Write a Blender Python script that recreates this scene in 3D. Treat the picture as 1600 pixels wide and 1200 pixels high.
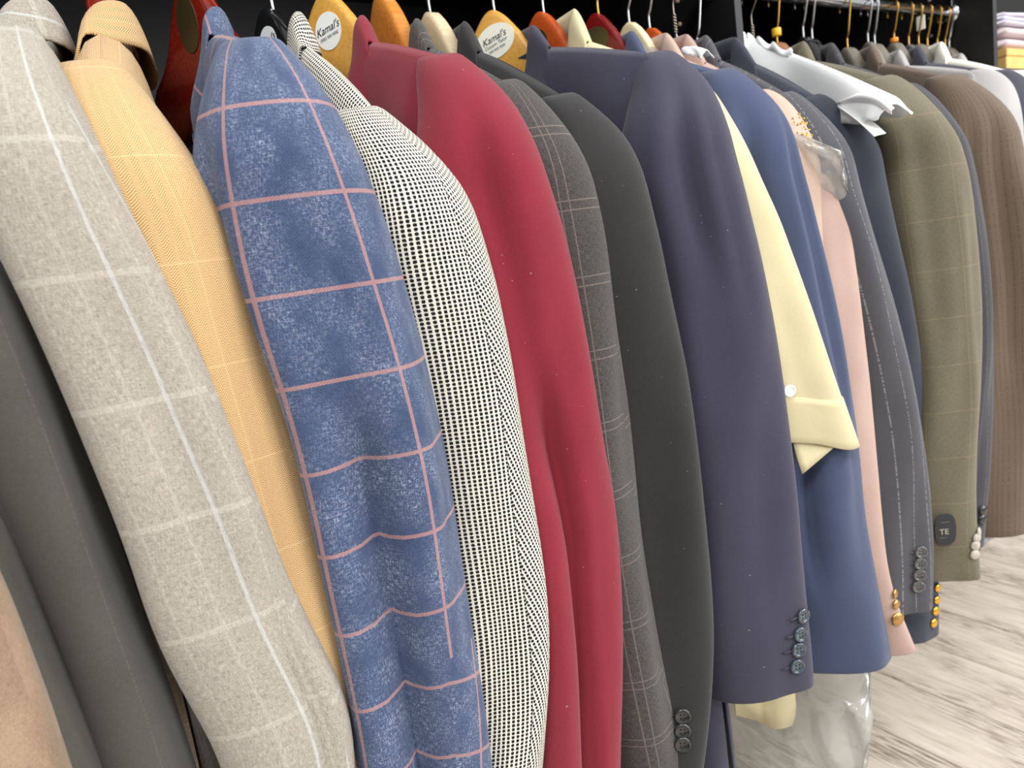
import bpy, math, random
import numpy as np
from mathutils import Vector, Matrix

# ------------------------------------------------------------------ clear
for o in list(bpy.data.objects):
    bpy.data.objects.remove(o, do_unlink=True)
SC = bpy.context.scene
COL = SC.collection
random.seed(4)
rng = np.random.default_rng(7)

# ------------------------------------------------------------------ camera
F_PX = 1110.0
YAW, PITCH, ROLL = math.radians(32), math.radians(10), math.radians(8.5)
CAM = np.array([0.0, 0.0, 1.12])
ROD_Y, ROD_Z = 0.70, 1.44
fw = np.array([math.sin(YAW) * math.cos(PITCH), math.cos(YAW) * math.cos(PITCH), -math.sin(PITCH)])
r0 = np.array([math.cos(YAW), -math.sin(YAW), 0.0])
d0 = np.cross(fw, r0)
if d0[2] > 0:
    d0 = -d0
s_right = r0 * math.cos(ROLL) + d0 * math.sin(ROLL)
s_down = -r0 * math.sin(ROLL) + d0 * math.cos(ROLL)


def at(px, py, Y):
    """world point seen at photo pixel (px,py) at distance Y in front of the viewer"""
    d = fw * F_PX + s_right * (px - 800) + s_down * (py - 600)
    return CAM + d * (Y - CAM[1]) / d[1]


def proj(P):
    q = np.asarray(P) - CAM
    w = q @ fw
    return np.stack([800 + (q @ s_right) * F_PX / w, 600 + (q @ s_down) * F_PX / w, w], -1)


cd = bpy.data.cameras.new('camera')
cd.sensor_width = 36.0
cd.lens = F_PX / 1600 * 36
cd.clip_start = 0.02
cd.dof.use_dof = True
cd.dof.focus_distance = 0.54
cd.dof.aperture_fstop = 9.0
cam = bpy.data.objects.new('camera', cd)
COL.objects.link(cam)
M = Matrix.Identity(4)
for i in range(3):
    M[i][0], M[i][1], M[i][2], M[i][3] = s_right[i], -s_down[i], -fw[i], CAM[i]
cam.matrix_world = M
SC.camera = cam

# ------------------------------------------------------------------ light
SC.view_settings.view_transform = 'Standard'
SC.view_settings.look = 'None'
SC.view_settings.exposure = 0.33
SC.view_settings.gamma = 1.0
SC.view_settings.use_curve_mapping = False
wd = bpy.data.worlds.new('world')
SC.world = wd
wd.use_nodes = True
wd.node_tree.nodes['Background'].inputs[0].default_value = (1.0, 0.985, 0.96, 1)
wd.node_tree.nodes['Background'].inputs[1].default_value = 0.55


def area(name, loc, target, sx, sy, power, col=(1, 1, 1)):
    l = bpy.data.lights.new(name, 'AREA')
    l.shape = 'RECTANGLE'
    l.size, l.size_y = sx, sy
    l.energy = power
    l.color = col
    o = bpy.data.objects.new(name, l)
    o.location = loc
    o.rotation_euler = (Vector(target) - Vector(loc)).to_track_quat('-Z', 'Y').to_euler()
    COL.objects.link(o)
    return o


area('ceiling_panel_light', (0.9, -0.9, 2.75), (0.9, -0.9, 0), 1.2, 0.6, 24)
area('ceiling_panel_light', (2.6, -0.7, 2.75), (2.6, -0.7, 0), 1.2, 0.6, 56)
area('ceiling_panel_light', (-1.1, -0.8, 2.75), (-1.1, -0.8, 0), 1.2, 0.6, 46)
area('shop_window_light', (2.2, -3.2, 1.7), (0.7, 0.5, 1.0), 2.4, 1.8, 80, (0.97, 0.99, 1.0))


# ------------------------------------------------------------------ helpers
def lin(c):
    out = []
    for v in c[:3]:
        v = v / 255.0
        out.append(v / 12.92 if v <= 0.04045 else ((v + 0.055) / 1.055) ** 2.4)
    return tuple(out) + (1.0,)


class NT:
    """small node-tree builder; sockets or numbers as arguments"""

    def __init__(self, name):
        self.mat = bpy.data.materials.new(name)
        self.mat.use_nodes = True
        self.t = self.mat.node_tree
        self.b = self.t.nodes['Principled BSDF']

    def put(self, sock, v):
        if isinstance(v, bpy.types.NodeSocket):
            self.t.links.new(v, sock)
        else:
            sock.default_value = v

    def new(self, typ):
        return self.t.nodes.new(typ)

    def m(self, op, a, b=0.0, c=None):
        n = self.new('ShaderNodeMath')
        n.operation = op
        self.put(n.inputs[0], a)
        self.put(n.inputs[1], b)
        if c is not None:
            self.put(n.inputs[2], c)
        return n.outputs[0]

    def uv(self):
        n = self.new('ShaderNodeTexCoord')
        s = self.new('ShaderNodeSeparateXYZ')
        self.t.links.new(n.outputs['UV'], s.inputs[0])
        return s.outputs[0], s.outputs[1]

    def obj(self):
        return self.new('ShaderNodeTexCoord').outputs['Object']

    def vec(self, x, y, z=0.0):
        n = self.new('ShaderNodeCombineXYZ')
        for s, v in zip(n.inputs, (x, y, z)):
            self.put(s, v)
        return n.outputs[0]

    def noise(self, vec, scale=1.0, detail=2.0, rough=0.5):
        n = self.new('ShaderNodeTexNoise')
        self.put(n.inputs['Vector'], vec)
        n.inputs['Scale'].default_value = scale
        n.inputs['Detail'].default_value = detail
        n.inputs['Roughness'].default_value = rough
        return n.outputs[0]

    def stripe(self, x, period, width, off=0.0):
        f = self.m('FRACT', self.m('DIVIDE', self.m('ADD', x, off), period))
        return self.m('LESS_THAN', f, width / period)

    def ramp(self, x, lo, hi):
        n = self.new('ShaderNodeMapRange')
        self.put(n.inputs[0], x)
        n.inputs[1].default_value = lo
        n.inputs[2].default_value = hi
        return n.outputs[0]

    def mix(self, f, a, b):
        n = self.new('ShaderNodeMix')
        n.data_type = 'RGBA'
        self.put(n.inputs[0], f)
        self.put(n.inputs[6], a)
        self.put(n.inputs[7], b)
        return n.outputs[2]

    def done(self, color, rough=0.9, sheen=0.0, bump=None, bstr=0.3, bdist=0.0006, spec=0.2, metal=0.0):
        self.put(self.b.inputs['Base Color'], color)
        self.put(self.b.inputs['Roughness'], rough)
        self.b.inputs['Metallic'].default_value = metal
        self.b.inputs['Specular IOR Level'].default_value = spec
        if sheen:
            self.b.inputs['Sheen Weight'].default_value = sheen
            self.b.inputs['Sheen Roughness'].default_value = 0.5
        if bump is not None:
            n = self.new('ShaderNodeBump')
            n.inputs['Strength'].default_value = bstr
            n.inputs['Distance'].default_value = bdist
            self.put(n.inputs['Height'], bump)
            self.t.links.new(n.outputs[0], self.b.inputs['Normal'])
        return self.mat


def plain(name, rgb, rough=0.6, var=0.06, scale=40, spec=0.4, metal=0.0, sheen=0.0):
    t = NT(name)
    n = t.noise(t.obj(), scale, 3)
    c = lin(rgb)
    d = tuple(x * (1 - 2.2 * var) for x in c[:3]) + (1,)
    e = tuple(min(1, x * (1 + 2.2 * var)) for x in c[:3]) + (1,)
    return t.done(t.mix(t.ramp(n, 0.3, 0.7), d, e), rough, sheen, None, spec=spec, metal=metal)


def cloth(name, rgb, slub=0.12, twill=0.10, tper=0.0013, sheen=0.15, lint=0.0, marks=None, big=0.05, rgb2=None):
    """woven cloth: thread slubs along both directions, a twill line, wear and optional marks"""
    t = NT(name)
    u, v = t.uv()
    c = lin(rgb)
    a = t.noise(t.vec(t.m('MULTIPLY', u, 2800), t.m('MULTIPLY', v, 240)), 1.0, 2)
    b = t.noise(t.vec(t.m('MULTIPLY', u, 240), t.m('MULTIPLY', v, 2800)), 1.0, 2)
    fine = t.noise(t.vec(u, v), 1600, 1)
    bg = t.noise(t.vec(u, v), 22, 2)
    k = t.m('MULTIPLY', t.m('SUBTRACT', t.m('ADD', a, b), 1.0), slub * 5)
    k = t.m('ADD', k, t.m('MULTIPLY', t.m('SUBTRACT', fine, 0.5), slub * 2.0))
    k = t.m('ADD', k, t.m('MULTIPLY', t.m('SUBTRACT', bg, 0.5), big * 4))
    tw = t.m('FRACT', t.m('DIVIDE', t.m('ADD', u, v), tper))
    tw = t.m('MULTIPLY', t.m('SUBTRACT', tw, 0.5), twill * 2)
    k = t.m('ADD', t.m('ADD', k, tw), 1.0)
    vm = t.new('ShaderNodeVectorMath')
    vm.operation = 'SCALE'
    vm.inputs[0].default_value = c[:3]
    t.put(vm.inputs['Scale'], t.m('MAXIMUM', k, 0.05))
    col = vm.outputs[0]
    if marks:
        col = marks(t, u, v, col, k)
    if lint:
        ln = t.noise(t.vec(u, v), 330, 0)
        col = t.mix(t.m('MULTIPLY', t.m('GREATER_THAN', ln, 0.875), lint), col, lin((190, 190, 190)))
    return t.done(col, 0.92, sheen, t.m('ADD', t.m('ADD', a, b), tw), 0.25, 0.0005, spec=0.12)


def herringbone(name, ca, cb):
    t = NT(name)
    u, v = t.uv()
    W = 0.0072
    tri = t.m('ABSOLUTE', t.m('SUBTRACT', t.m('MULTIPLY', t.m('FRACT', t.m('DIVIDE', u, W)), 2.0), 1.0))
    ph = t.m('ADD', t.m('DIVIDE', v, 0.0015), t.m('MULTIPLY', tri, 2.4))
    f = t.m('FRACT', ph)
    ms = t.m('ABSOLUTE', t.m('SUBTRACT', t.m('MULTIPLY', f, 2.0), 1.0))
    nz = t.noise(t.vec(u, v), 900, 2)
    bg = t.noise(t.vec(u, v), 18, 2)
    ms = t.m('ADD', t.ramp(ms, 0.3, 0.7), t.m('MULTIPLY', t.m('SUBTRACT', nz, 0.5), 0.5))
    col = t.mix(ms, lin(ca), lin(cb))
    ln = t.m('MAXIMUM', t.stripe(v, 0.058, 0.0011, 0.012), t.stripe(u, 0.062, 0.0009, 0.02))
    col = t.mix(t.m('MULTIPLY', ln, 0.25), col, lin((232, 200, 150)))
    return t.done(col, 0.92, 0.15, f, 0.2, 0.0004, spec=0.12)


def birdseye(name, cl, ck):
    t = NT(name)
    u, v = t.uv()
    P = 0.0032
    fu = t.m('FRACT', t.m('DIVIDE', u, P))
    fv = t.m('FRACT', t.m('DIVIDE', v, 0.0029))
    nz = t.m('MULTIPLY', t.m('SUBTRACT', t.noise(t.vec(u, v), 1300, 1), 0.5), 0.3)
    a = t.m('LESS_THAN', t.m('ABSOLUTE', t.m('SUBTRACT', t.m('ADD', fu, nz), 0.5)), 0.31)
    b = t.m('LESS_THAN', t.m('ABSOLUTE', t.m('SUBTRACT', t.m('ADD', fv, nz), 0.5)), 0.33)
    dot = t.m('MULTIPLY', a, b)
    # thin dark thread joining the dots along the warp
    th = t.m('MULTIPLY', t.m('LESS_THAN', t.m('ABSOLUTE', t.m('SUBTRACT', fu, 0.5)), 0.16), 0.45)
    col = t.mix(t.m('MAXIMUM', dot, th), lin(cl), lin(ck))
    return t.done(col, 0.92, 0.1, dot, 0.15, 0.0004, spec=0.1)


# ---- stripe recipes
def m_windowpane(col, pu, pv, wu, wv, ou=0.0, ov=0.0, amt=0.85, dbl=0.0):
    def fn(t, u, v, c, k):
        a = t.stripe(u, pu, wu, ou)
        b = t.stripe(v, pv, wv, ov)
        if dbl:
            a = t.m('MAXIMUM', a, t.stripe(u, pu, wu, ou - dbl))
            b = t.m('MAXIMUM', b, t.stripe(v, pv, wv, ov - dbl))
        s = t.m('MAXIMUM', a, b)
        tw = t.m('FRACT', t.m('DIVIDE', t.m('ADD', u, v), 0.0016))
        s = t.m('MULTIPLY', s, t.m('ADD', 0.55, t.m('MULTIPLY', t.m('GREATER_THAN', tw, 0.4), 0.45)))
        return t.mix(t.m('MULTIPLY', s, amt), c, lin(col))
    return fn


def m_plaid(t, u, v, c, k):
    # pale slub threads over a blue ground, then pink windowpane lines
    a = t.noise(t.vec(t.m('MULTIPLY', u, 2300), t.m('MULTIPLY', v, 300)), 1.0, 1)
    b = t.noise(t.vec(t.m('MULTIPLY', u, 300), t.m('MULTIPLY', v, 2300)), 1.0, 1)
    zone = t.noise(t.vec(t.m('MULTIPLY', u, 60), t.m('MULTIPLY', v, 30)), 1.0, 1)
    w = t.m('MULTIPLY', t.m('ADD', t.ramp(a, 0.52, 0.75), t.ramp(b, 0.52, 0.75)), t.ramp(zone, 0.3, 0.7))
    c = t.mix(t.m('MULTIPLY', w, 0.6), c, lin((174, 184, 204)))
    return m_windowpane((190, 140, 128), 0.056, 0.053, 0.0025, 0.0025, 0.012, 0.004, 0.65)(t, u, v, c, k)


def m_lightgrey(t, u, v, c, k):
    s = t.stripe(u, 0.062, 0.0022, 0.02)
    c = t.mix(t.m('MULTIPLY', s, 0.28), c, lin((205, 214, 220)))
    s2 = t.m('MAXIMUM', t.stripe(v, 0.066, 0.0035, 0.01), t.m('MULTIPLY', t.stripe(u, 0.0155, 0.0014, 0.004), 0.6))
    c = t.mix(t.m('MULTIPLY', s2, 0.15), c, lin((226, 222, 212)))
    n = t.noise(t.vec(t.m('MULTIPLY', u, 600), t.m('MULTIPLY', v, 110)), 1.0, 2)
    return t.mix(t.m('MULTIPLY', t.ramp(n, 0.55, 0.8), 0.4), c, lin((120, 114, 106)))


def m_pins(col, period, w, amt):
    def fn(t, u, v, c, k):
        d = t.m('GREATER_THAN', t.noise(t.vec(t.m('MULTIPLY', u, 40), t.m('MULTIPLY', v, 500)), 1.0, 0), 0.42)
        return t.mix(t.m('MULTIPLY', t.m('MULTIPLY', t.stripe(u, period, w), amt), d), c, lin(col))
    return fn


def metal(name, rgb, rough=0.22):
    t = NT(name)
    n = t.noise(t.obj(), 60, 2)
    return t.done(lin(rgb), t.m('ADD', t.m('MULTIPLY', n, 0.12), rough), metal=1.0, spec=0.5)


def wood(name, ca, cb, rough=0.3, sc=(30, 260, 260), spec=0.5):
    t = NT(name)
    o = t.obj()
    mp = t.new('ShaderNodeMapping')
    mp.inputs['Scale'].default_value = sc
    t.t.links.new(o, mp.inputs[0])
    n = t.noise(mp.outputs[0], 1.0, 4, 0.6)
    return t.done(t.mix(t.ramp(n, 0.3, 0.75), lin(ca), lin(cb)), rough, spec=spec)


# ------------------------------------------------------------------ mesh builders
def mesh_obj(name, V, Fc, mat, parent=None, base=(0, 0, 0), uvs=None, smooth=True, solid=0.0):
    V = np.asarray(V, float) - np.asarray(base, float)
    me = bpy.data.meshes.new(name)
    me.from_pydata([tuple(p) for p in V], [], [tuple(f) for f in Fc])
    if uvs is not None:
        lay = me.uv_layers.new(name='UVMap')
        k = 0
        for p, fu in zip(me.polygons, uvs):
            for li, w in zip(p.loop_indices, fu):
                lay.data[li].uv = w
    if smooth:
        me.polygons.foreach_set('use_smooth', [True] * len(me.polygons))
    me.materials.append(mat)
    me.update()
    o = bpy.data.objects.new(name, me)
    COL.objects.link(o)
    if parent is not None:
        o.parent = parent
    else:
        o.location = base
    if solid:
        s = o.modifiers.new('thickness', 'SOLIDIFY')
        s.thickness = solid
        s.offset = -1
    return o


def grid(P, UV=None, wrap=False, flip=False):
    """P: (n,m,3) -> verts, faces, per-face uvs"""
    n, m = P.shape[:2]
    V = P.reshape(-1, 3)
    Fc, U = [], []
    mm = m if wrap else m - 1
    for i in range(n - 1):
        for j in range(mm):
            j2 = (j + 1) % m
            q = [i * m + j, i * m + j2, (i + 1) * m + j2, (i + 1) * m + j]
            if UV is not None:
                du = UV[i, j2] if j2 else UV[i, 0] + (UV[i, m - 1] - UV[i, m - 2]) * 0 + np.array([UV[i, j][0] + (UV[i, j][0] - UV[i, j - 1][0]) - UV[i, 0][0], 0])
                dl = UV[i + 1, j2] if j2 else np.array([UV[i + 1, j][0] * 2 - UV[i + 1, j - 1][0], UV[i + 1, 0][1]])
                if not j2:
                    du = np.array([UV[i, j][0] * 2 - UV[i, j - 1][0], UV[i, 0][1]])
                w = [tuple(UV[i, j]), tuple(du), tuple(dl), tuple(UV[i + 1, j])]
            if flip:
                q = q[::-1]
                if UV is not None:
                    w = w[::-1]
            Fc.append(q)
            if UV is not None:
                U.append(w)
    return V, Fc, (U if UV is not None else None)


def empty(name, loc, label, cat, group=None):
    o = bpy.data.objects.new(name, None)
    o.empty_display_size = 0.05
    o.location = loc
    COL.objects.link(o)
    o['label'] = label
    o['category'] = cat
    if group:
        o['group'] = group
    return o


def tag(o, label, cat, group=None):
    o['label'] = label
    o['category'] = cat
    if group:
        o['group'] = group
    return o


def tube_pts(path, r, seg=8):
    """tube along a polyline with parallel transport; closed ends"""
    path = np.asarray(path, float)
    n = len(path)
    rr = np.full(n, r) if np.isscalar(r) else np.asarray(r)
    T = np.gradient(path, axis=0)
    T /= np.linalg.norm(T, axis=1)[:, None]
    a = np.array([0, 0, 1.0]) if abs(T[0][2]) < 0.9 else np.array([1.0, 0, 0])
    N = np.cross(T[0], a)
    N /= np.linalg.norm(N)
    rings = []
    for i in range(n):
        N = N - T[i] * (N @ T[i])
        N /= np.linalg.norm(N)
        B = np.cross(T[i], N)
        ang = np.arange(seg) * 2 * math.pi / seg
        rings.append(path[i] + rr[i] * (np.cos(ang)[:, None] * N + np.sin(ang)[:, None] * B))
    V, Fc, _ = grid(np.array(rings), None, True)
    Fc.append(list(range(seg))[::-1])
    Fc.append([(n - 1) * seg + k for k in range(seg)])
    return V, Fc


def smooth_path(pts, n=40):
    """Catmull-Rom through pts"""
    p = np.asarray(pts, float)
    p = np.vstack([2 * p[0] - p[1], p, 2 * p[-1] - p[-2]])
    out = []
    segs = len(p) - 3
    for s in np.linspace(0, segs - 1e-6, n):
        i = int(s)
        t = s - i
        a, b, c, d = p[i:i + 4]
        out.append(0.5 * ((2 * b) + (-a + c) * t + (2 * a - 5 * b + 4 * c - d) * t * t + (-a + 3 * b - 3 * c + d) * t ** 3))
    return np.array(out)


def box(name, lo, hi, mat, parent=None, base=(0, 0, 0), bevel=0.0):
    x0, y0, z0 = lo
    x1, y1, z1 = hi
    V = [(x0, y0, z0), (x1, y0, z0), (x1, y1, z0), (x0, y1, z0), (x0, y0, z1), (x1, y0, z1), (x1, y1, z1), (x0, y1, z1)]
    Fc = [(0, 3, 2, 1), (4, 5, 6, 7), (0, 1, 5, 4), (1, 2, 6, 5), (2, 3, 7, 6), (3, 0, 4, 7)]
    o = mesh_obj(name, V, Fc, mat, parent, base, smooth=False)
    if bevel:
        b = o.modifiers.new('bevel', 'BEVEL')
        b.width = bevel
        b.segments = 2
    return o


def sstep(x, a, b):
    t = np.clip((x - a) / (b - a), 0, 1)
    return t * t * (3 - 2 * t)


# ------------------------------------------------------------------ shared materials
BLACK_BOARD = plain('black_melamine', (17, 17, 18), 0.45, 0.05, 30, spec=0.35)
BLACK_EDGE = plain('black_board_edge', (46, 46, 49), 0.5, 0.05, 30, spec=0.35)
CHROME = metal('chrome', (205, 207, 210), 0.12)
STEEL = metal('steel_wire', (190, 190, 192), 0.25)
BRASS = metal('brass', (205, 160, 80), 0.25)
DULLWIRE = metal('dull_wire', (150, 145, 135), 0.35)
GOLD = metal('gold_button', (225, 175, 70), 0.2)
OLDGOLD = metal('old_gold', (190, 150, 95), 0.3)
PLAQUE = metal('dark_brass_plaque', (120, 112, 80), 0.42)
PAPER = plain('white_paper', (244, 246, 246), 0.8, 0.01, 20, spec=0.2)
STICKER = plain('white_sticker', (240, 243, 240), 0.5, 0.01, 20)
INK = plain('black_ink', (30, 32, 34), 0.7, 0.02, 20)
INK_GREY = plain('grey_ink', (110, 115, 118), 0.7, 0.02, 20)
HOLE = plain('dark_hole', (14, 15, 18), 0.8, 0.02)

# ================================================================== SETTING
# closet: black boards, hung clear of the floor
PART1_X, PART2_X, FRONT_Y, BACK_Y = 0.85, 1.50, 0.645, 1.30


def structure(o):
    o['kind'] = 'structure'
    return o


structure(box('wall_back', (-1.6, BACK_Y, 0), (4.6, BACK_Y + 0.04, 2.3), BLACK_BOARD))
structure(box('wall_left', (-1.0, FRONT_Y, 0), (-0.985, BACK_Y, 2.3), BLACK_BOARD))
for i, (x, yf) in enumerate(((PART1_X, FRONT_Y + 0.02), (PART2_X, FRONT_Y - 0.015))):
    p = structure(box('wall_partition_%d' % (i + 1), (x, yf, 0.62), (x + 0.013, BACK_Y, 2.2), BLACK_BOARD))
    box('edge_band', (x - 0.0002, yf - 0.001, 0.62), (x + 0.0132, yf, 2.2), BLACK_EDGE, p)
    # rows of drilled holes with wooden or steel shelf pins
    pinm = plain('shelf_pin_%d' % i, (176, 150, 128) if i == 0 else (150, 150, 150), 0.5)
    for k in range(-3, 4):
        zz = 1.413 + 0.0315 * k
        ang = np.arange(10) * 2 * math.pi / 10
        yy = 0.761 if i == 0 else 0.735
        V = [(x - 0.0025, yy + 0.0028 * math.cos(a), zz + 0.0028 * math.sin(a)) for a in ang] + \
            [(x, yy + 0.0032 * math.cos(a), zz + 0.0032 * math.sin(a)) for a in ang]
        Fc = [[j, (j + 1) % 10, 10 + (j + 1) % 10, 10 + j] for j in range(10)] + [list(range(10))[::-1]]
        mesh_obj('shelf_pin', V, Fc, pinm, p)
structure(box('ceiling_shelf', (-1.0, FRONT_Y, 1.62), (PART2_X, BACK_Y, 1.638), BLACK_BOARD))

# floor of grey-brown boards running away from the rail
floor_base = structure(box('floor', (-6, -6, -0.03), (8, 5, -0.003), plain('floor_gap', (70, 60, 52), 0.9)))


def plank_mat():
    t = NT('weathered_plank')
    o = t.obj()
    oi = t.new('ShaderNodeObjectInfo')
    off = t.m('MULTIPLY', oi.outputs['Random'], 37.0)
    s = t.new('ShaderNodeSeparateXYZ')
    t.t.links.new(o, s.inputs[0])
    x, y = s.outputs[0], s.outputs[1]
    g1 = t.noise(t.vec(t.m('MULTIPLY', x, 90), t.m('MULTIPLY', y, 7), off), 1.0, 5, 0.65)
    g2 = t.noise(t.vec(t.m('MULTIPLY', x, 260), t.m('MULTIPLY', y, 16), off), 1.0, 3, 0.6)
    big = t.noise(t.vec(t.m('MULTIPLY', x, 7), t.m('MULTIPLY', y, 3), off), 1.0, 3)
    patch = t.ramp(t.m('ADD', big, t.m('MULTIPLY', g1, 0.35)), 0.60, 0.76)
    dark = t.m('MULTIPLY', t.ramp(g2, 0.46, 0.62), patch)
    c = t.mix(t.ramp(g1, 0.3, 0.7), lin((196, 182, 165)), lin((228, 216, 201)))
    c = t.mix(t.m('MULTIPLY', dark, 0.9), c, lin((104, 88, 78)))
    c = t.mix(t.m('MULTIPLY', t.ramp(t.noise(t.vec(t.m('MULTIPLY', x, 150), t.m('MULTIPLY', y, 4), off), 1.0, 4), 0.60, 0.68), 0.5), c, lin((128, 112, 100)))
    return t.done(c, 0.5, bump=g2, bstr=0.3, bdist=0.001, spec=0.35)


PLANK = plank_mat()
pw = 0.1855
seam0 = at(1470, 952, 1)[0]
d = fw * F_PX + s_right * (1470 - 800) + s_down * (952 - 600)
seam0 = (CAM + d * (CAM[2] / -d[2]))[0]
pm = {}
for i in range(-4, 16):
    for j, y0 in enumerate((-2.0, -0.6, 0.8)):
        xa = seam0 + (i - 8) * pw
        ya = y0 + 0.45 * ((i * 7) % 3) - 0.2
        key = 'p'
        if key not in pm:
            o = box('plank', (0.0012, 0.0012, -0.003), (pw - 0.0012, 1.3988, 0.0), PLANK, floor_base, bevel=0.0008)
            pm[key] = o
        else:
            o = pm[key].copy()
            COL.objects.link(o)
            o.parent = floor_base
        o.location = (xa, ya, 0)

# clothes rail: chrome tube with end sockets
def rail(name, xa, xb, label, sock):
    b = (xa, ROD_Y, ROD_Z)
    e = empty(name, b, label, 'rail')
    V, Fc = tube_pts(np.array([[xa, ROD_Y, ROD_Z], [(xa + xb) / 2, ROD_Y, ROD_Z], [xb, ROD_Y, ROD_Z]]), 0.0088, 20)
    mesh_obj('tube', V, Fc, CHROME, e, b)
    for x, s in ((xa, 1), (xb, -1)):
        V, Fc = tube_pts(np.array([[x, ROD_Y, ROD_Z], [x + s * 0.003, ROD_Y, ROD_Z], [x + s * 0.004, ROD_Y, ROD_Z], [x + s * 0.010, ROD_Y, ROD_Z]]), [0.0165, 0.0165, 0.0122, 0.0122], 20)
        f = mesh_obj('end_socket', V, Fc, CHROME, e, b)
        box('bracket_plate', (min(x, x + s * 0.004), ROD_Y - 0.006, ROD_Z + 0.008), (max(x, x + s * 0.004), ROD_Y + 0.006, ROD_Z + 0.06), CHROME, e, b, 0.001)
    return e


rail('clothes_rail', -0.985, PART1_X, 'long chrome rail above the checked and plain jackets, mostly above the picture', 0)
rail('clothes_rail', PART1_X + 0.013, PART2_X, 'short chrome rail with many hooks, beyond the black partition', 0)

# ================================================================== HANGERS
def hook_path(c, A, zt, flip=1, lift=0.0, stem=0.014):
    """hook in the hanger plane: stem at the hanger, swing towards the viewer, over the rail"""
    R = 0.0135
    cx = np.array([c[0], c[1], 0])
    pts = [(0, zt - 0.004), (0, zt + stem), (0.0045, zt + stem + 0.008), (R * 0.95, ROD_Z - 0.012), (R * 1.18, ROD_Z)]
    for k in range(1, 9):
        an = math.pi * k / 9.0
        pts.append((R * 1.18 * math.cos(an), ROD_Z - 0.0035 + R * math.sin(an)))
    pts.append((-R * 1.2, ROD_Z - 0.012))
    P = [np.array([c[0] + A[0] * a * flip, c[1] + A[1] * a * flip, z]) for a, z in pts]
    return smooth_path(P, 44)


def text_part(txt, size, mat, parent, M4, shear=0.0):
    cu = bpy.data.curves.new('lettering', 'FONT')
    cu.body = txt
    cu.size = size
    cu.shear = shear
    cu.align_x = 'CENTER'
    cu.align_y = 'CENTER'
    cu.extrude = 0.00008
    tmp = bpy.data.objects.new('tmp', cu)
    COL.objects.link(tmp)
    bpy.context.view_layer.update()
    me = bpy.data.meshes.new_from_object(tmp.evaluated_get(bpy.context.evaluated_depsgraph_get()))
    bpy.data.objects.remove(tmp, do_unlink=True)
    me.materials.clear()
    me.materials.append(mat)
    o = bpy.data.objects.new('lettering', me)
    COL.objects.link(o)
    o.parent = parent
    o.matrix_local = M4
    return o


def sticker(parent, base, c, A, Fn, rx, rz, tilt, mat, name, lines=()):
    """flat label on the front face; lines = (text,size,dz,ink)"""
    A3 = np.array([A[0], A[1], 0.0])
    F3 = np.array([Fn[0], Fn[1], 0.0])
    ex = A3 * math.cos(tilt) + np.array([0, 0, 1.0]) * math.sin(tilt)
    ez = -A3 * math.sin(tilt) + np.array([0, 0, 1.0]) * math.cos(tilt)
    n = 36
    ang = np.arange(n) * 2 * math.pi / n
    ring = np.array([c + ex * rx * math.cos(a) + ez * rz * math.sin(a) for a in ang])
    V = np.vstack([ring, ring + F3 * 0.0008])
    Fc = [[j, (j + 1) % n, n + (j + 1) % n, n + j] for j in range(n)] + [list(range(n, 2 * n))]
    s = mesh_obj(name, V, Fc, mat, parent, base, smooth=False)
    for txt, size, dz, ink, sh in lines:
        p = c + F3 * 0.0011 + ez * dz - np.asarray(base)
        M4 = Matrix(((ex[0], ez[0], F3[0], p[0]), (ex[1], ez[1], F3[1], p[1]), (ex[2], ez[2], F3[2], p[2]), (0, 0, 0, 1)))
        text_part(txt, size, ink, s, M4, sh)
    return s


def hanger(label, X, zt, A, mat, hookm=STEEL, kind='wood', name='wooden_hanger', group='hangers on the rails', thick=0.013, hump=0.030, cl=None, drop=0.36, hh=0.070, Y=ROD_Y, hook_r=0.0017, reach=0.185, push=0.0):
    A = np.asarray(A, float)
    A = A / np.linalg.norm(A)
    Fn = np.array([-abs(A[1]), A[0] * (1 if A[1] < 0 else -1)])     # faces left, to the front of the jacket
    Fn = np.array([A[1], -A[0]])
    if Fn[0] > 0:
        Fn = -Fn
    base = np.array([X, Y, zt])
    e = empty(name, base, label, 'hanger', group)
    n = 41
    S = np.linspace(-1, 1, n)
    half = reach
    rings = []
    for s in S:
        a = half * s
        q = abs(a)
        if kind == 'wood':
            top = -0.056 * (1 - math.exp(-(q / 0.036) ** 2)) - drop * max(0.0, q - 0.03)
            h = hh * (0.5 + 0.5 * math.exp(-(q / 0.05) ** 2))
            th = thick * (1 + 0.6 * (q / half) ** 2)
        else:                                            # slim moulded plastic
            top = -drop * (math.sqrt(q ** 2 + hump ** 2) - hump)
            h = hh
            th = thick
        if q > half - 0.015:
            f = math.sqrt(max(0.02, 1 - ((q - half + 0.015) / 0.0152) ** 2))
            h2 = h * f
            top -= (h - h2) * 0.5
            h = h2
            th *= max(0.35, f)
        bow = 0.006 * (q / half) ** 2 + push
        m = 16
        ring = []
        for k in range(m):
            an = 2 * math.pi * (k + 0.5) / m
            cx, cz = math.cos(an), math.sin(an)
            ex = 0.42
            u = math.copysign(abs(cx) ** ex, cx) * th / 2
            w = math.copysign(abs(cz) ** ex, cz) * h / 2
            ring.append([X + A[0] * a + Fn[0] * (u + bow), Y + A[1] * a + Fn[1] * (u + bow), zt + top - h / 2 + w])
        rings.append(ring)
    V, Fc, _ = grid(np.array(rings), None, True)
    Fc.append(list(range(16))[::-1])
    Fc.append([(n - 1) * 16 + k for k in range(16)])
    mesh_obj('hanger_body', V, Fc, mat, e, base)
    V, Fc = tube_pts(hook_path((X, Y), A, zt), hook_r, 8)
    mesh_obj('hook', V, Fc, hookm, e, base)
    e2 = dict(e=e, base=base, A=A, F=Fn, zt=zt, X=X, Y=Y, th=thick + 2 * push)
    return e2


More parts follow.
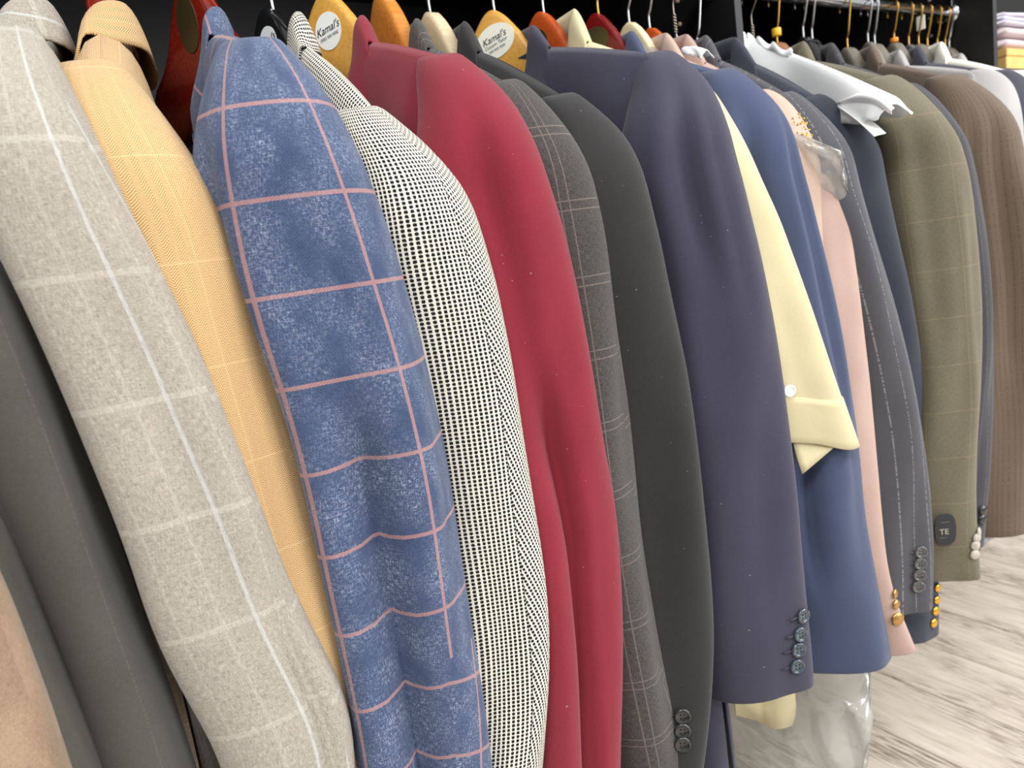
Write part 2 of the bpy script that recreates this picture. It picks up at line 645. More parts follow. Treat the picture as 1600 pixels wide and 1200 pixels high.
def hanger_face(h, a, dz, out=0.0):
    return np.array([h['X'] + h['A'][0] * a + h['F'][0] * (h['th'] / 2 + out), h['Y'] + h['A'][1] * a + h['F'][1] * (h['th'] / 2 + out), h['zt'] + dz])


# ================================================================== JACKETS
def extrap(xs, ys, x):
    xs, ys = np.asarray(xs, float), np.asarray(ys, float)
    r = np.interp(x, xs, ys)
    s0 = (ys[1] - ys[0]) / (xs[1] - xs[0])
    s1 = (ys[-1] - ys[-2]) / (xs[-1] - xs[-2])
    r = np.where(x < xs[0], ys[0] + (x - xs[0]) * s0, r)
    r = np.where(x > xs[-1], ys[-1] + (x - xs[-1]) * s1, r)
    return r


def sleeve_points(J, K=64, Mn=56):
    """sections of the near sleeve fitted to its hanging line; returns P[K,M,3], t[K], theta[M], centres"""
    L = J['L']
    t = np.linspace(0, 1, K) ** 1.25 * L
    z = J['ztop'] - t
    sil = np.array(J['sil'], float)
    hb0, hb1 = J['hb']
    ho0, ho1 = J['ho']
    beta = math.radians(J.get('beta', 20))
    hb = hb0 + (hb1 - hb0) * sstep(t, 0.08, L)
    ho = ho0 + (ho1 - ho0) * sstep(t, 0.08, L)
    c0 = J.get('cap0', 0.30)
    hb = hb * (c0 + (1 - c0) * np.sin(math.pi / 2 * np.clip(t / J.get('capb', 0.15), 0, 1)) ** 0.85)
    ho = ho * (0.16 + 0.84 * np.sqrt(np.clip(1 - np.clip(1 - t / 0.075, 0, 1) ** 2, 0, 1)))
    inn = 0.036 * (1 - np.sin(math.pi / 2 * np.clip(t / 0.095, 0, 1)) ** 0.8)
    if J.get('elbow'):
        te, wv, am = J['elbow']
        hb = hb + am * np.exp(-((t - te) / wv) ** 2)
    cy = J['Yc'] - 0.012 * sstep(t, 0.0, 0.10) + J.get('swing', 0.0) * sstep(t, 0.08, L)
    B = np.array([math.cos(beta), -math.sin(beta)])
    O = np.array([-math.sin(beta), -math.cos(beta)])
    th = np.arange(Mn) * 2 * math.pi / Mn
    cx = np.array([at(np.interp(600, sil[:, 1], sil[:, 0]), 600, J['Yc'])[0]] * K)

    def build(cx):
        e = 0.85
        cb = np.sign(np.cos(th)) * np.abs(np.cos(th)) ** e
        so = np.sign(np.sin(th)) * np.abs(np.sin(th)) ** e
        rb = hb[:, None] * cb[None]
        ro = ho[:, None] * so[None]
        disp = np.zeros((K, Mn))
        thd = np.degrees(th)
        for (t0, rate, wid, amp, a, b) in J.get('folds', ()):
            cen = t0 + rate * t[:, None]
            dd = (thd[None] - cen + 180) % 360 - 180
            disp += amp * np.exp(-(dd / wid) ** 2) * (sstep(t, a, a + 0.10) * (1 - sstep(t, b - 0.12, b)))[:, None]
        # soft irregular drape
        ph = J['seed']
        disp += 0.0024 * np.sin(3 * th[None] + 7 * t[:, None] + ph) * sstep(t, 0.05, 0.2)[:, None]
        disp += 0.0020 * np.sin(4 * th[None] - 5 * t[:, None] + 1.3 * ph) * sstep(t, 0.05, 0.2)[:, None]
        disp += 0.0011 * np.sin(5 * th[None] - 23 * t[:, None] + 2 * ph) * sstep(t, 0.1, 0.3)[:, None]
        r = np.sqrt(rb ** 2 + ro ** 2) + 1e-9
        sc = 1 + disp / np.maximum(r, 0.02)
        rb, ro = rb * sc, ro * sc
        kk = int(np.searchsorted(t, 0.09))
        iv = np.array([J['XN'] - cx[kk], ROD_Y - cy[kk]])
        iv /= np.linalg.norm(iv)
        X = cx[:, None] + B[0] * rb + O[0] * ro + iv[0] * inn[:, None]
        Y = cy[:, None] + B[1] * rb + O[1] * ro + iv[1] * inn[:, None]
        Z = np.repeat(z[:, None], Mn, 1)
        if J.get('slant'):
            for a0, wd0, am in J['slant']:
                da = (np.degrees(th) - a0 + 180) % 360 - 180
                Z = Z - am * np.exp(-(da / wd0) ** 2)[None] * ((t / L) ** 2)[:, None]
        return np.stack([X, Y, Z], -1)

    for it in range(7):
        P = build(cx)
        Q = proj(P.reshape(-1, 3)).reshape(K, Mn, 3)
        dx = np.zeros(K)
        for k in range(K):
            pyc = Q[k, :, 1].mean()
            sl = (extrap(sil[:, 1], sil[:, 0], pyc + 40) - extrap(sil[:, 1], sil[:, 0], pyc - 40)) / 80.0
            sl = float(np.clip(sl, -0.3, 1.8))
            j = np.argmax(Q[k, :, 0] - sl * Q[k, :, 1])
            tx = extrap(sil[:, 1], sil[:, 0], Q[k, j, 1])
            dx[k] = (tx - Q[k, j, 0]) * Q[k, j, 2] / F_PX / math.cos(YAW)
        cx = cx + dx * 0.85
        # keep the cap above the arm steady and the line smooth
        kc = int(np.searchsorted(t, J.get('tcap', 0.022)))
        slope = (cx[kc + 8] - cx[kc]) / (t[kc + 8] - t[kc])
        cx[:kc] = cx[kc] + (t[:kc] - t[kc]) * np.clip(slope, -0.3, 0.6)
        for _ in range(6):
            c2 = cx.copy()
            c2[1:-1] = 0.25 * cx[:-2] + 0.5 * cx[1:-1] + 0.25 * cx[2:]
            cx = c2
    return build(cx), t, th, cx, cy, hb


def uv_sleeve(P, t, th, J):
    K, Mn = P.shape[:2]
    UV = np.zeros((K, Mn, 2))
    r = J['hb'][0] * 0.55 + J['ho'][0] * 0.5
    UV[..., 0] = th[None] * r + J.get('uo', 0.0)
    UV[..., 1] = -t[:, None] + J.get('vo', 0.0)
    return UV


def button(parent, base, c, N, r, mat, name='button', holes=True, hole_mat=None, dome=False):
    """sewn button: rim, dished centre, four holes"""
    N = np.asarray(N, float)
    N /= np.linalg.norm(N)
    ex = np.cross([0, 0, 1.0], N)
    ex /= np.linalg.norm(ex)
    ez = np.cross(N, ex)
    prof = [(0.0, 0.62), (0.55, 0.62), (0.68, 0.75), (0.8, 1.0), (0.93, 0.85), (1.0, 0.45), (0.9, 0.0)] if not dome else \
        [(0.0, 1.15), (0.35, 1.1), (0.45, 0.98), (0.6, 1.0), (0.85, 0.7), (1.0, 0.35), (0.9, 0.0)]
    n = 18
    ang = np.arange(n) * 2 * math.pi / n
    H = r * 0.42
    rings = [[c + (ex * math.cos(a) + ez * math.sin(a)) * max(0.001 * r, pr * r) + N * ph * H for a in ang] for pr, ph in prof]
    V, Fc, _ = grid(np.array(rings), None, True)
    Fc.append(list(range(n))[::-1])
    o = mesh_obj(name, V, Fc, mat, parent, base)
    if holes:
        for sx, sz in ((1, 1), (1, -1), (-1, 1), (-1, -1)):
            cc = c + (ex * sx + ez * sz) * 0.22 * r + N * 0.66 * H
            V = [cc + (ex * math.cos(a) + ez * math.sin(a)) * 0.11 * r for a in ang[::2]]
            mesh_obj('thread_hole', V, [list(range(len(V)))], hole_mat or HOLE, o, (0, 0, 0) if parent is None else base, smooth=False)
    return o


def make_jacket(J):
    mat = J['mat']
    P, t, th, cx, cy, hbv = sleeve_points(J)
    if J.get('ridge'):
        low = J['ztop'] - J['L']
        rg = np.array(list(J['ridge']) + [p for p in J['sil'] if p[0] > J['ridge'][-1][0]][:4], float)
        for it in range(3):
            q = proj(P[0].mean(0) + np.array([0, 0, 0.002]))
            dz = (np.interp(q[0], rg[:, 0], rg[:, 1]) - q[1]) * q[2] / F_PX
            J['ztop'] -= float(np.clip(dz, -0.05, 0.05))
            J['L'] = J['ztop'] - low
            P, t, th, cx, cy, hbv = sleeve_points(J)
    K, Mn = P.shape[:2]
    XN, YN = J['XN'], J.get('YN', ROD_Y)
    zn = J.get('zn', 1.332)
    kt = int(np.searchsorted(t, 0.05))
    tip = np.array([cx[kt], cy[kt]])
    A = tip - np.array([XN, YN])
    hw = np.linalg.norm(A)
    A /= hw
    Fn = np.array([A[1], -A[0]])
    if Fn[0] > 0:
        Fn = -Fn
    zt = J['ztop']
    hem = J.get('hem', zn - 0.74)
    base = np.array([XN, YN, hem])
    e = empty(J.get('name', 'suit_jacket'), base, J['label'], J.get('cat', 'jacket'), 'jackets hanging on the rails')
    T0, T1 = J.get('thick', (0.0155, 0.030))
    Wout = hw - 0.022
    A1 = hw - 0.030

    def loc(a, n, z):
        return np.stack([XN + A[0] * a + Fn[0] * n, YN + A[1] * a + Fn[1] * n, z + 0 * a], -1)

    def W(z):
        q = (zn - z)
        return Wout * (1 - 0.02 * np.exp(-((q - 0.42) / 0.16) ** 2) + 0.03 * sstep(q, 0.45, 0.75))

    def Th(z):
        q = (zn - z)
        return T0 + (T1 - T0) * sstep(q, 0.02, 0.28)

    def top(a):
        q = np.abs(a)
        ze = zt - 0.004
        # shoulder line from neck to sleeve head, slightly hollow
        s = np.clip((q - 0.060) / (A1 - 0.060), 0, 1)
        return zn + (ze - zn) * (s - 0.05 * np.sin(math.pi * s)) - 0.9 * np.clip(q - A1, 0, 1)

    def nprof(a, z, za, Wz):
        s = np.clip(np.abs(a) / Wz, 0, 1)
        side = np.sqrt(np.clip(1 - s ** 5, 0, 1))
        q = np.clip((za - z) / 0.05, 0, 1)
        rise = np.sqrt(np.clip(1 - (1 - q) ** 2, 0, 1))
        return Th(z) * side * rise

    # back panel -----------------------------------------------------
    ni, nj = 40, 34
    ii = np.linspace(-1, 1, ni)
    jj = np.linspace(0, 1, nj) ** 1.4
    Pb = np.zeros((nj, ni, 3))
    UVb = np.zeros((nj, ni, 2))
    for j, g in enumerate(jj):
        a0 = ii * Wout
        za = np.where(np.abs(a0) < 0.065, zn - 0.004 * 0, top(a0))
        z = za + (hem - za) * g
        a = ii * W(z)
        n = -nprof(a, z, za, W(z))
        n = n - 0.5 * J.get('full', 0.012) * np.exp(-((np.abs(a) - hw + 0.045) / 0.045) ** 2) * sstep(za - z, 0.0, 0.09)
        n = n + 0.004 * np.sin(a * 40 + 6 * z) * g * np.clip((za - z) / 0.06, 0, 1)
        Pb[j] = loc(a, n, z)
        UVb[j, :, 0] = a
        UVb[j, :, 1] = z
    UVb[1:, :, 1] = -np.cumsum(np.linalg.norm(np.diff(Pb, axis=0), axis=-1), 0)
    UVb[0, :, 1] = 0
    V, Fc, U = grid(Pb, UVb)
    mesh_obj('back_panel', V, Fc, mat, e, base, U, solid=0.0015)

    # fronts ---------------------------------------------------------
    def inner(z):
        q = zn - z
        return np.where(q < 0.34, 0.064 * (1 - (np.clip(q, 0, 1) / 0.34)) ** 0.9 + (-0.018) * sstep(q, 0.25, 0.36), -0.018)

    ni = 26
    ii = np.linspace(0, 1, ni)
    for sg in (1, -1):
        Pf = np.zeros((nj, ni, 3))
        UVf = np.zeros((nj, ni, 2))
        for j, g in enumerate(jj):
            a0 = 0.064 + ii * (Wout - 0.064)
            za = top(a0)
            z = za + (hem - za) * g
            q = zn - z
            inn = inner(z)
            out = W(z)
            a = inn + (out - inn) * ii
            if True:
                cut = 0.05 * sstep(q, 0.60, 0.75) * (1 - ii) ** 3       # rounded quarters
                a = a + cut
            rz = np.clip((za - z) / 0.05, 0, 1)
            n = nprof(a, z, za, W(z)) + (0.003 * np.sin(a * 55 + 5 * z + sg) * g + (0.0015 if sg > 0 else -0.001)) * rz
            n = n + J.get('full', 0.012) * np.exp(-((a - hw + 0.045) / 0.045) ** 2) * sstep(za - z, 0.0, 0.055) * (1 - 0.6 * sstep(q, 0.25, 0.45))
            Pf[j] = loc(a * sg, n, z)
            UVf[j, :, 0] = a * sg + 0.31
            UVf[j, :, 1] = z
        UVf[1:, :, 1] = -np.cumsum(np.linalg.norm(np.diff(Pf, axis=0), axis=-1), 0)
        UVf[0, :, 1] = 0
        V, Fc, U = grid(Pf, UVf, flip=(sg < 0))
        mesh_obj('front_panel', V, Fc, mat, e, base, U, solid=0.0015)

    # collar and lapels: a rolled band, folded over along the roll line -------
    Tn = float(Th(np.array(zn - 0.05)))
    ch = J.get('collar', 1.0)

    def chest(a, z):
        a = np.array(abs(a))
        return float(nprof(a, np.array(z), float(top(a)), W(np.array(z)))) + 0.0025

    def zs(a):
        return float(top(np.array(a))) - zn

    cst = [  # roll a,n,z, outer a,n,z  (z from the neck point)
        (0.044, 1, -0.082, 0.096, 1, -0.100), (0.050, 1, -0.050, 0.097, 1, -0.072), (0.056, Tn * 0.8, -0.016, 0.095, Tn * 0.92, -0.040),
        (0.0575, Tn * 0.35, 0.012 * ch, 0.089, Tn * 0.5, zs(0.089) + 0.001), (0.056, -Tn * 0.15, 0.024 * ch, 0.083, -Tn * 0.3, zs(0.083) - 0.004),
        (0.040, -Tn * 0.75, 0.029 * ch, 0.056, -Tn * 1.02 - 0.004, -0.012), (0.0, -Tn * 0.95, 0.031 * ch, 0.0, -Tn * 1.15 - 0.006, -0.014)]
    lst = [(0.047, 1, -0.070, 0.084, 1, -0.094), (0.042, 1, -0.094, 0.118, 1, -0.112), (0.039, 1, -0.112, 0.114, 1, -0.135), (0.026, 1, -0.19, 0.080, 1, -0.225), (0.010, 1, -0.28, 0.036, 1, -0.305), (-0.008, 1, -0.345, -0.004, 1, -0.350)]

    def band(name, st, n):
        st = np.array([[a, (chest(a, zn + z) + 0.006 if nn == 1 else nn), z, b, (chest(b, zn + z2) + 0.0035 if n2 == 1 else n2), z2] for a, nn, z, b, n2, z2 in st])
        q = smooth_path(st, n)
        rows, uvr = [], []
        arc = 0
        for k, v in enumerate(q):
            R, Ou = v[:3], v[3:]
            if k:
                arc += np.linalg.norm(R - q[k - 1][:3])
            dv = Ou - R
            wd_ = np.linalg.norm(dv)
            outw = np.array([dv[0], dv[1], 0.0])
            outw /= np.linalg.norm(outw) + 1e-9
            front = np.clip((-R[2] - 0.0) / 0.05, 0, 1)
            nb = outw * (1 - front) * 0.6 + np.array([0, 1.0, 0]) * front + np.array([0, 0, 1.0]) * (1 - front) * 0.4
            pts = []
            stand = -outw * 0.003 * (1 - front) + np.array([0, -0.006, 0]) * front
            pts.append(R + stand + np.array([0, 0, -0.030 * (1 - front)]) + dv * 0.10 * front)
            pts.append(R + stand * 1.2 + np.array([0, 0, -0.008 * (1 - front)]) + dv * 0.02 * front)
            for c in (0.0, 0.06, 0.15, 0.3, 0.5, 0.7, 0.88, 1.0):
                bulge = 0.0055 * (math.sin(math.pi * min(1, c ** 0.6)) + 0.0)
                pts.append(R + dv * c + nb * bulge)
            rows.append([loc(np.array(p[0]), np.array(p[1]), np.array(zn + p[2])) for p in pts])
            uvr.append([(0.31 + 0.06 * (i / 9.0), arc) for i in range(len(pts))])
        return np.array(rows), np.array(uvr)

    half, uh = band('collar', cst, 26)

    def mirror(Pm):
        Pm = Pm.copy()
        dd = (Pm[..., 0] - XN) * A[0] + (Pm[..., 1] - YN) * A[1]
        Pm[..., 0] -= 2 * dd * A[0]
        Pm[..., 1] -= 2 * dd * A[1]
        return Pm

    full = np.concatenate([half, mirror(half)[-2::-1]], 0)
    uf = np.concatenate([uh, uh[-2::-1] * np.array([1, -1]) + np.array([0, 2 * uh[-1, 0, 1]])], 0)
    V, Fc, U = grid(full, uf)
    mesh_obj('collar', V, Fc, mat, e, base, U, solid=0.0018)
    lp, ul = band('lapel', lst, 30)
    V, Fc, U = grid(lp, ul * np.array([1.0, -1.0]))
    mesh_obj('lapel', V, Fc, mat, e, base, U, solid=0.0018)
    V, Fc, U = grid(mirror(lp), ul * np.array([1.0, -1.0]), flip=True)
    mesh_obj('lapel', V, Fc, mat, e, base, U, solid=0.0018)

    # sleeves ------------------------------------------------------------
    UV = uv_sleeve(P, t, th, J)
    # back seam: cloth runs at a slant behind it
    seam = math.radians(J.get('seam', 14))
    an = math.radians(J.get('seam_rot', 9))
    Vs, Fc, U = grid(P, UV, True, flip=True)
    U2 = []
    tc = [th[f % Mn] for f in range(Mn)]
    for idx, w in enumerate(U):
        j = idx % Mn
        if t[min(idx // Mn, K - 1)] > J.get('seam_from', 0.0) and (th[j] > math.pi * 1.35 or th[j] < seam):
            w = [(u * math.cos(an) - v * math.sin(an) + 0.013, u * math.sin(an) + v * math.cos(an)) for u, v in [((uu if uu < 4 else uu), vv) for uu, vv in w]]
        U2.append(w)
    nV = len(Vs)
    # top of the cap closed, cuff turned in
    Fc.append(list(range(Mn)))
    U2.append([(0, 0)] * Mn)
    cen = P[-1].mean(0)
    hemz = P[-1].copy()
    rr = [Vs]
    slant = J.get('cuff_slant', 0.0)
    if slant:
        pass
    prev = (K - 1) * Mn
    for sc, back in ((0.985, 0), (0.95, 0), (0.92, 3), (0.90, 8)):
        src = P[K - 1 - back]
        c3 = src.mean(0)
        ring = c3 + (src - c3) * np.array([sc, sc, 1.0])
        ring[:, 2] += -0.001 if back == 0 and sc > 0.97 else 0.0
        st = sum(len(x) for x in rr)
        rr.append(ring)
        for j in range(Mn):
            j2 = (j + 1) % Mn
            Fc.append([prev + j, st + j, st + j2, prev + j2])
            U2.append([(0.01 * j, 0), (0.01 * j, 0.01), (0.01 * j + 0.01, 0.01), (0.01 * j + 0.01, 0)])
        prev = st
    sl = mesh_obj('sleeve', np.vstack(rr), Fc, mat, e, base, U2)
    # far sleeve, mirrored across the jacket's centre
    if J.get('far', True):
        N2 = A
        Pm = np.vstack(rr).copy()
        dd = (Pm[:, 0] - XN) * A[0] + (Pm[:, 1] - YN) * A[1]
        Pm[:, 0] -= 2 * dd * A[0]
        Pm[:, 1] -= 2 * dd * A[1]
        mesh_obj('sleeve', Pm, [f[::-1] for f in Fc], mat, e, base, [w[::-1] for w in U2])
    # cuff buttons ---------------------------------------------------------
    for bt in J.get('buttons', ()):
        px, py, r, bm, dome = bt
        Q = proj(P.reshape(-1, 3)).reshape(K, Mn, 3)
        vis = Q[..., 2]
        dP = np.roll(P, -1, 1) - np.roll(P, 1, 1)
        NN = np.stack([dP[..., 1], -dP[..., 0], 0 * dP[..., 0]], -1)
        NN *= np.sign(((P - np.stack([cx, cy, P[:, 0, 2]], -1)[:, None]) * NN).sum(-1))[..., None]
        facing = (NN * (P - CAM)).sum(-1) / (np.linalg.norm(NN, axis=-1) * np.linalg.norm(P - CAM, axis=-1) + 1e-12)
        dd = (Q[..., 0] - px) ** 2 + (Q[..., 1] - py) ** 2 + (facing > -0.12) * 1e9
        k, j = np.unravel_index(np.argmin(dd), dd.shape)
        c = P[k, j]
        c_ = np.array([cx[k], cy[k], c[2]])
        Nn = (P[k, (j + 1) % Mn] - P[k, j - 1])
        Nn = np.array([-Nn[1], Nn[0], 0])
        if Nn @ (c - c_) < 0:
            Nn = -Nn
        Nn /= np.linalg.norm(Nn)
        # exact place along the pixel ray at that depth
        d_ = fw * F_PX + s_right * (px - 800) + s_down * (py - 600)
        c = CAM + d_ * ((c - CAM) @ Nn) / (d_ @ Nn) if abs(d_ @ Nn) > 0.3 * np.linalg.norm(d_) else c
        button(sl, base, c + Nn * 0.0006, Nn, r, bm, holes=not dome, dome=dome)
        if not dome:
            side = np.cross(Nn, [0, 0, 1.0])
            if side[0] > 0:
                side = -side
            pth = [c + side * (r * 0.9) + Nn * 0.0006, c + side * (r * 1.5) + Nn * 0.0008, c + side * (r * 2.1) + Nn * 0.0006]
            V, Fc2 = tube_pts(np.array(pth), 0.0009, 6)
            mesh_obj('buttonhole', V, Fc2, J.get('bhm', mat), sl, base, [[(p[0], p[2]) for p in [V[i] for i in f]] for f in Fc2])
    J.update(e=e, A=A, Fn=Fn, base=base, P=P, t=t, th=th, cx=cx, cy=cy, zt=zt, hw=hw)
    return J


# cloths ---------------------------------------------------------------
C_BROWNWOOL = cloth('brown_wool', (150, 127, 105), 0.2, 0.05, big=0.2)
C_GREYA = cloth('grey_green_wool', (78, 77, 71), 0.1, 0.06, big=0.08)
C_GREYB = cloth('stone_grey_wool', (74, 73, 68), 0.1, 0.06, big=0.08, marks=m_pins((120, 120, 115), 0.03, 0.001, 0.15))
C_LIGHT = cloth('light_grey_check', (158, 151, 140), 0.26, 0.06, marks=m_lightgrey)
C_TAN = herringbone('tan_herringbone', (136, 98, 60), (226, 194, 143))
C_PLAID = cloth('blue_windowpane', (62, 75, 104), 0.2, 0.18, tper=0.0018, marks=m_plaid)
C_BIRD = birdseye('black_cream_birdseye', (222, 218, 204), (26, 25, 24))
C_MAROON = cloth('maroon_twill', (127, 39, 52), 0.06, 0.12, tper=0.0016, lint=0.3)
C_GLEN = cloth('charcoal_melange', (70, 67, 65), 0.42, 0.06, lint=0.1, marks=m_windowpane((176, 158, 148), 0.06, 0.058, 0.0010, 0.0010, 0.01, 0.0, 0.26, dbl=0.007))
C_BLACK = cloth('black_wool', (47, 46, 46), 0.08, 0.04, lint=0.25)
C_NAVY = cloth('navy_wool', (63, 62, 77), 0.05, 0.05, lint=0.25)
C_BLUE = cloth('blue_wool', (67, 76, 102), 0.05, 0.05)
C_PINK = cloth('dusty_pink_cloth', (176, 150, 139), 0.04, 0.03)
C_PIN = cloth('grey_pinstripe', (78, 78, 83), 0.07, 0.05, marks=m_pins((160, 158, 160), 0.020, 0.0012, 0.5))
C_INKB = cloth('ink_blazer', (60, 64, 74), 0.05, 0.05)
C_OLIVE = cloth('olive_check', (108, 102, 84), 0.16, 0.06, marks=m_windowpane((150, 132, 104), 0.05, 0.06, 0.0011, 0.0011, 0.0, 0.0, 0.4))
C_CHAR = cloth('charcoal_fine_stripe', (68, 67, 71), 0.06, 0.05, marks=m_pins((120, 118, 120), 0.016, 0.001, 0.5))
C_BROWN = cloth('brown_fine_stripe', (103, 89, 76), 0.07, 0.05, marks=m_pins((84, 72, 62), 0.0065, 0.0016, 0.6))
C_SILVER = cloth('silver_grey_cloth', (166, 164, 162), 0.06, 0.04)
C_DARKNAVY = cloth('dark_navy_cloth', (60, 60, 72), 0.05, 0.05)
C_YELLOW = cloth('pale_yellow_cotton', (204, 194, 156), 0.03, 0.02)
C_CREAM = cloth('cream_cloth', (238, 230, 192), 0.03, 0.02)

B_NAVY = plain('slate_horn_button', (62, 74, 84), 0.18, 0.25, 300, spec=0.7)
B_BLACK = plain('black_horn_button', (44, 46, 48), 0.18, 0.2, 300, spec=0.7)
B_GREY = plain('grey_horn_button', (84, 84, 86), 0.2, 0.2, 300, spec=0.7)
B_TAUPE = plain('covered_button', (176, 168, 156), 0.35, 0.1, 300, spec=0.5)
B_WHITE = plain('white_button', (240, 240, 240), 0.25, 0.02, 300, spec=0.6)


def ztop(px, py, Y):
    return at(px, py, Y)[2]


JK = {}
# shoulder lines from collar to sleeve head, as read off the photograph
RIDGE = {'J2': [(75, 40), (100, 110), (118, 150)], 'J3': [(185, 95), (210, 130), (245, 170), (300, 240)], 'J4': [(395, 60), (440, 70), (480, 100)], 'J5': [(515, 110), (560, 150), (620, 190), (680, 232)], 'J6': [(612, 65), (680, 80), (740, 105), (790, 140)], 'J7': [(700, 85), (790, 122), (850, 160), (890, 205)], 'J8': [(755, 85), (830, 115), (900, 155), (960, 190)], 'J9': [(872, 68), (960, 72), (1050, 85), (1090, 105)], 'J11': [(1090, 100), (1150, 115), (1200, 140)], 'J13': [(1200, 125), (1240, 150), (1290, 183)], 'J14': [(1250, 140), (1300, 158), (1340, 180)], 'J15': [(1400, 118), (1440, 148), (1480, 188)], 'J16': [(1440, 130), (1480, 168)], 'J17': [(1415, 105), (1480, 118), (1545, 140)]}


def jacket(key, label, mat, neck, top, sil, Yc, hb, ho, **kw):
    J = dict(label=label, mat=mat, XN=neck if not isinstance(neck, tuple) else at(neck[0], neck[1], ROD_Y)[0], ztop=ztop(top[0], top[1], Yc + 0.032), sil=sil, Yc=Yc, hb=hb, ho=ho, seed=len(JK) * 1.7,
             L=kw.pop('L', 0.635))
    if 'cuff' in kw:
        q = kw.pop('cuff')
        J['L'] = J['ztop'] - at(q[0], q[1], Yc - 0.035)[2]
    J.update(kw)
    if key in RIDGE:
        J['ridge'] = RIDGE[key]
    JK[key] = make_jacket(J)
    return JK[key]


jacket('J0', 'brushed brown wool coat, blurred in the bottom left corner', C_BROWNWOOL, -0.150, (-440, 290),
       [(-300, 420), (-140, 620), (0, 885), (54, 1025), (119, 1196)], 0.43, (0.048, 0.044), (0.036, 0.03), name='wool_coat', cat='coat', beta=12, L=0.72)
jacket('J0b', 'grey-green jacket sleeve second from the bottom left corner', C_GREYA, -0.100, (-300, 240),
       [(-180, 380), (-95, 540), (0, 722), (71, 908), (137, 1054), (179, 1200)], 0.455, (0.030, 0.030), (0.030, 0.026), beta=12, L=0.72)
jacket('J1', 'plain stone-grey jacket just left of the pale grey checked one', C_GREYB, -0.045, (-140, 200),
       [(-50, 330), (33, 420), (83, 533), (133, 667), (146, 708), (204, 896), (258, 1046), (308, 1200)], 0.460, (0.030, 0.031), (0.032, 0.028), beta=12, L=0.72,
       folds=[(120, -20, 22, -0.006, 0.15, 0.62)])
jacket('J2', 'pale grey jacket with faint pale check and turned up collar', C_LIGHT, 0.036, (85, 192),
       [(100, 110), (118, 150), (150, 205), (190, 300), (250, 420), (310, 540), (365, 680), (410, 790), (450, 900), (500, 1000), (542, 1080), (556, 1150), (556, 1200)], 0.452, (0.038, 0.048), (0.036, 0.030), beta=14, L=0.72, thick=(0.024, 0.040), full=0.020, cap0=0.36,
       folds=[(150, 30, 24, -0.012, 0.06, 0.55), (42, 8, 7, -0.010, 0.30, 0.95), (100, -10, 20, 0.004, 0.1, 0.6)], seam=30)
jacket('J3', 'tan herringbone jacket on a dark red hanger', C_TAN, 0.092, (268, 250),
       [(240, 160), (262, 190), (300, 242), (350, 320), (385, 410), (420, 520), (455, 640), (480, 740), (505, 850), (530, 950), (550, 1050), (565, 1150), (572, 1200)], 0.470, (0.045, 0.04), (0.036, 0.028), beta=20, L=0.72, thick=(0.024, 0.040), full=0.020, cap0=0.36)
jacket('J4', 'blue jacket with pink windowpane check', C_PLAID, 0.172, (432, 70),
       [(445, 75), (480, 104), (520, 160), (555, 230), (590, 310), (620, 400), (650, 500), (675, 600), (700, 720), (715, 830), (735, 960), (755, 1080), (770, 1200)], 0.452, (0.056, 0.054), (0.04, 0.032), beta=24, L=0.72,
       folds=[(92, -18, 10, -0.022, 0.20, 1.0), (76, -18, 16, -0.006, 0.08, 0.6), (118, -20, 15, 0.010, 0.10, 1.0), (138, 0, 12, -0.008, 0.03, 0.5)], seam=56, seam_rot=-13, seam_from=0.40)
jacket('J5', 'black and cream bird\'s-eye jacket on a glossy black hanger', C_BIRD, 0.238, (650, 224),
       [(640, 205), (690, 245), (715, 272), (745, 340), (775, 440), (800, 560), (815, 660), (830, 760), (850, 880), (860, 980), (858, 1100), (848, 1200)], 0.468, (0.052, 0.05), (0.038, 0.032), beta=28, L=0.72,
       folds=[(105, -5, 18, -0.004, 0.05, 0.4), (150, 0, 20, 0.004, 0.1, 0.5)], seam=50, seam_rot=20)
jacket('J6', 'deep maroon twill jacket beside the black and cream one', C_MAROON, 0.297, (752, 112),
       [(752, 112), (775, 128), (800, 152), (825, 200), (860, 290), (890, 390), (910, 490), (930, 600), (945, 700), (965, 800), (970, 900), (975, 1000), (972, 1100), (970, 1200)], 0.468, (0.052, 0.05), (0.038, 0.032), beta=32, L=0.72,
       folds=[(85, 10, 13, -0.010, 0.03, 0.40), (78, -18, 9, -0.018, 0.22, 1.0), (100, -18, 16, 0.008, 0.10, 1.0)])
jacket('J7', 'charcoal flecked jacket with faint double check between maroon and black', C_GLEN, 0.352, (865, 178),
       [(862, 172), (895, 212), (920, 260), (945, 350), (960, 450), (975, 550), (985, 650), (995, 760), (1004, 850), (1030, 1000), (1055, 1120), (1073, 1200)], 0.480, (0.044, 0.044), (0.034, 0.028), beta=34, L=0.72)
jacket('J8', 'plain black jacket left of the navy one', C_BLACK, 0.405, (928, 170),
       [(925, 167), (972, 200), (992, 235), (1012, 300), (1037, 400), (1055, 490), (1075, 580), (1090, 690), (1102, 800), (1112, 900), (1117, 1000), (1112, 1100), (1100, 1200)], 0.476, (0.048, 0.05), (0.034, 0.026), beta=36,
       buttons=[(1066, 1117, 0.0078, B_BLACK, False), (1066, 1140, 0.0078, B_BLACK, False), (1066, 1161, 0.0078, B_BLACK, False)], L=0.70)
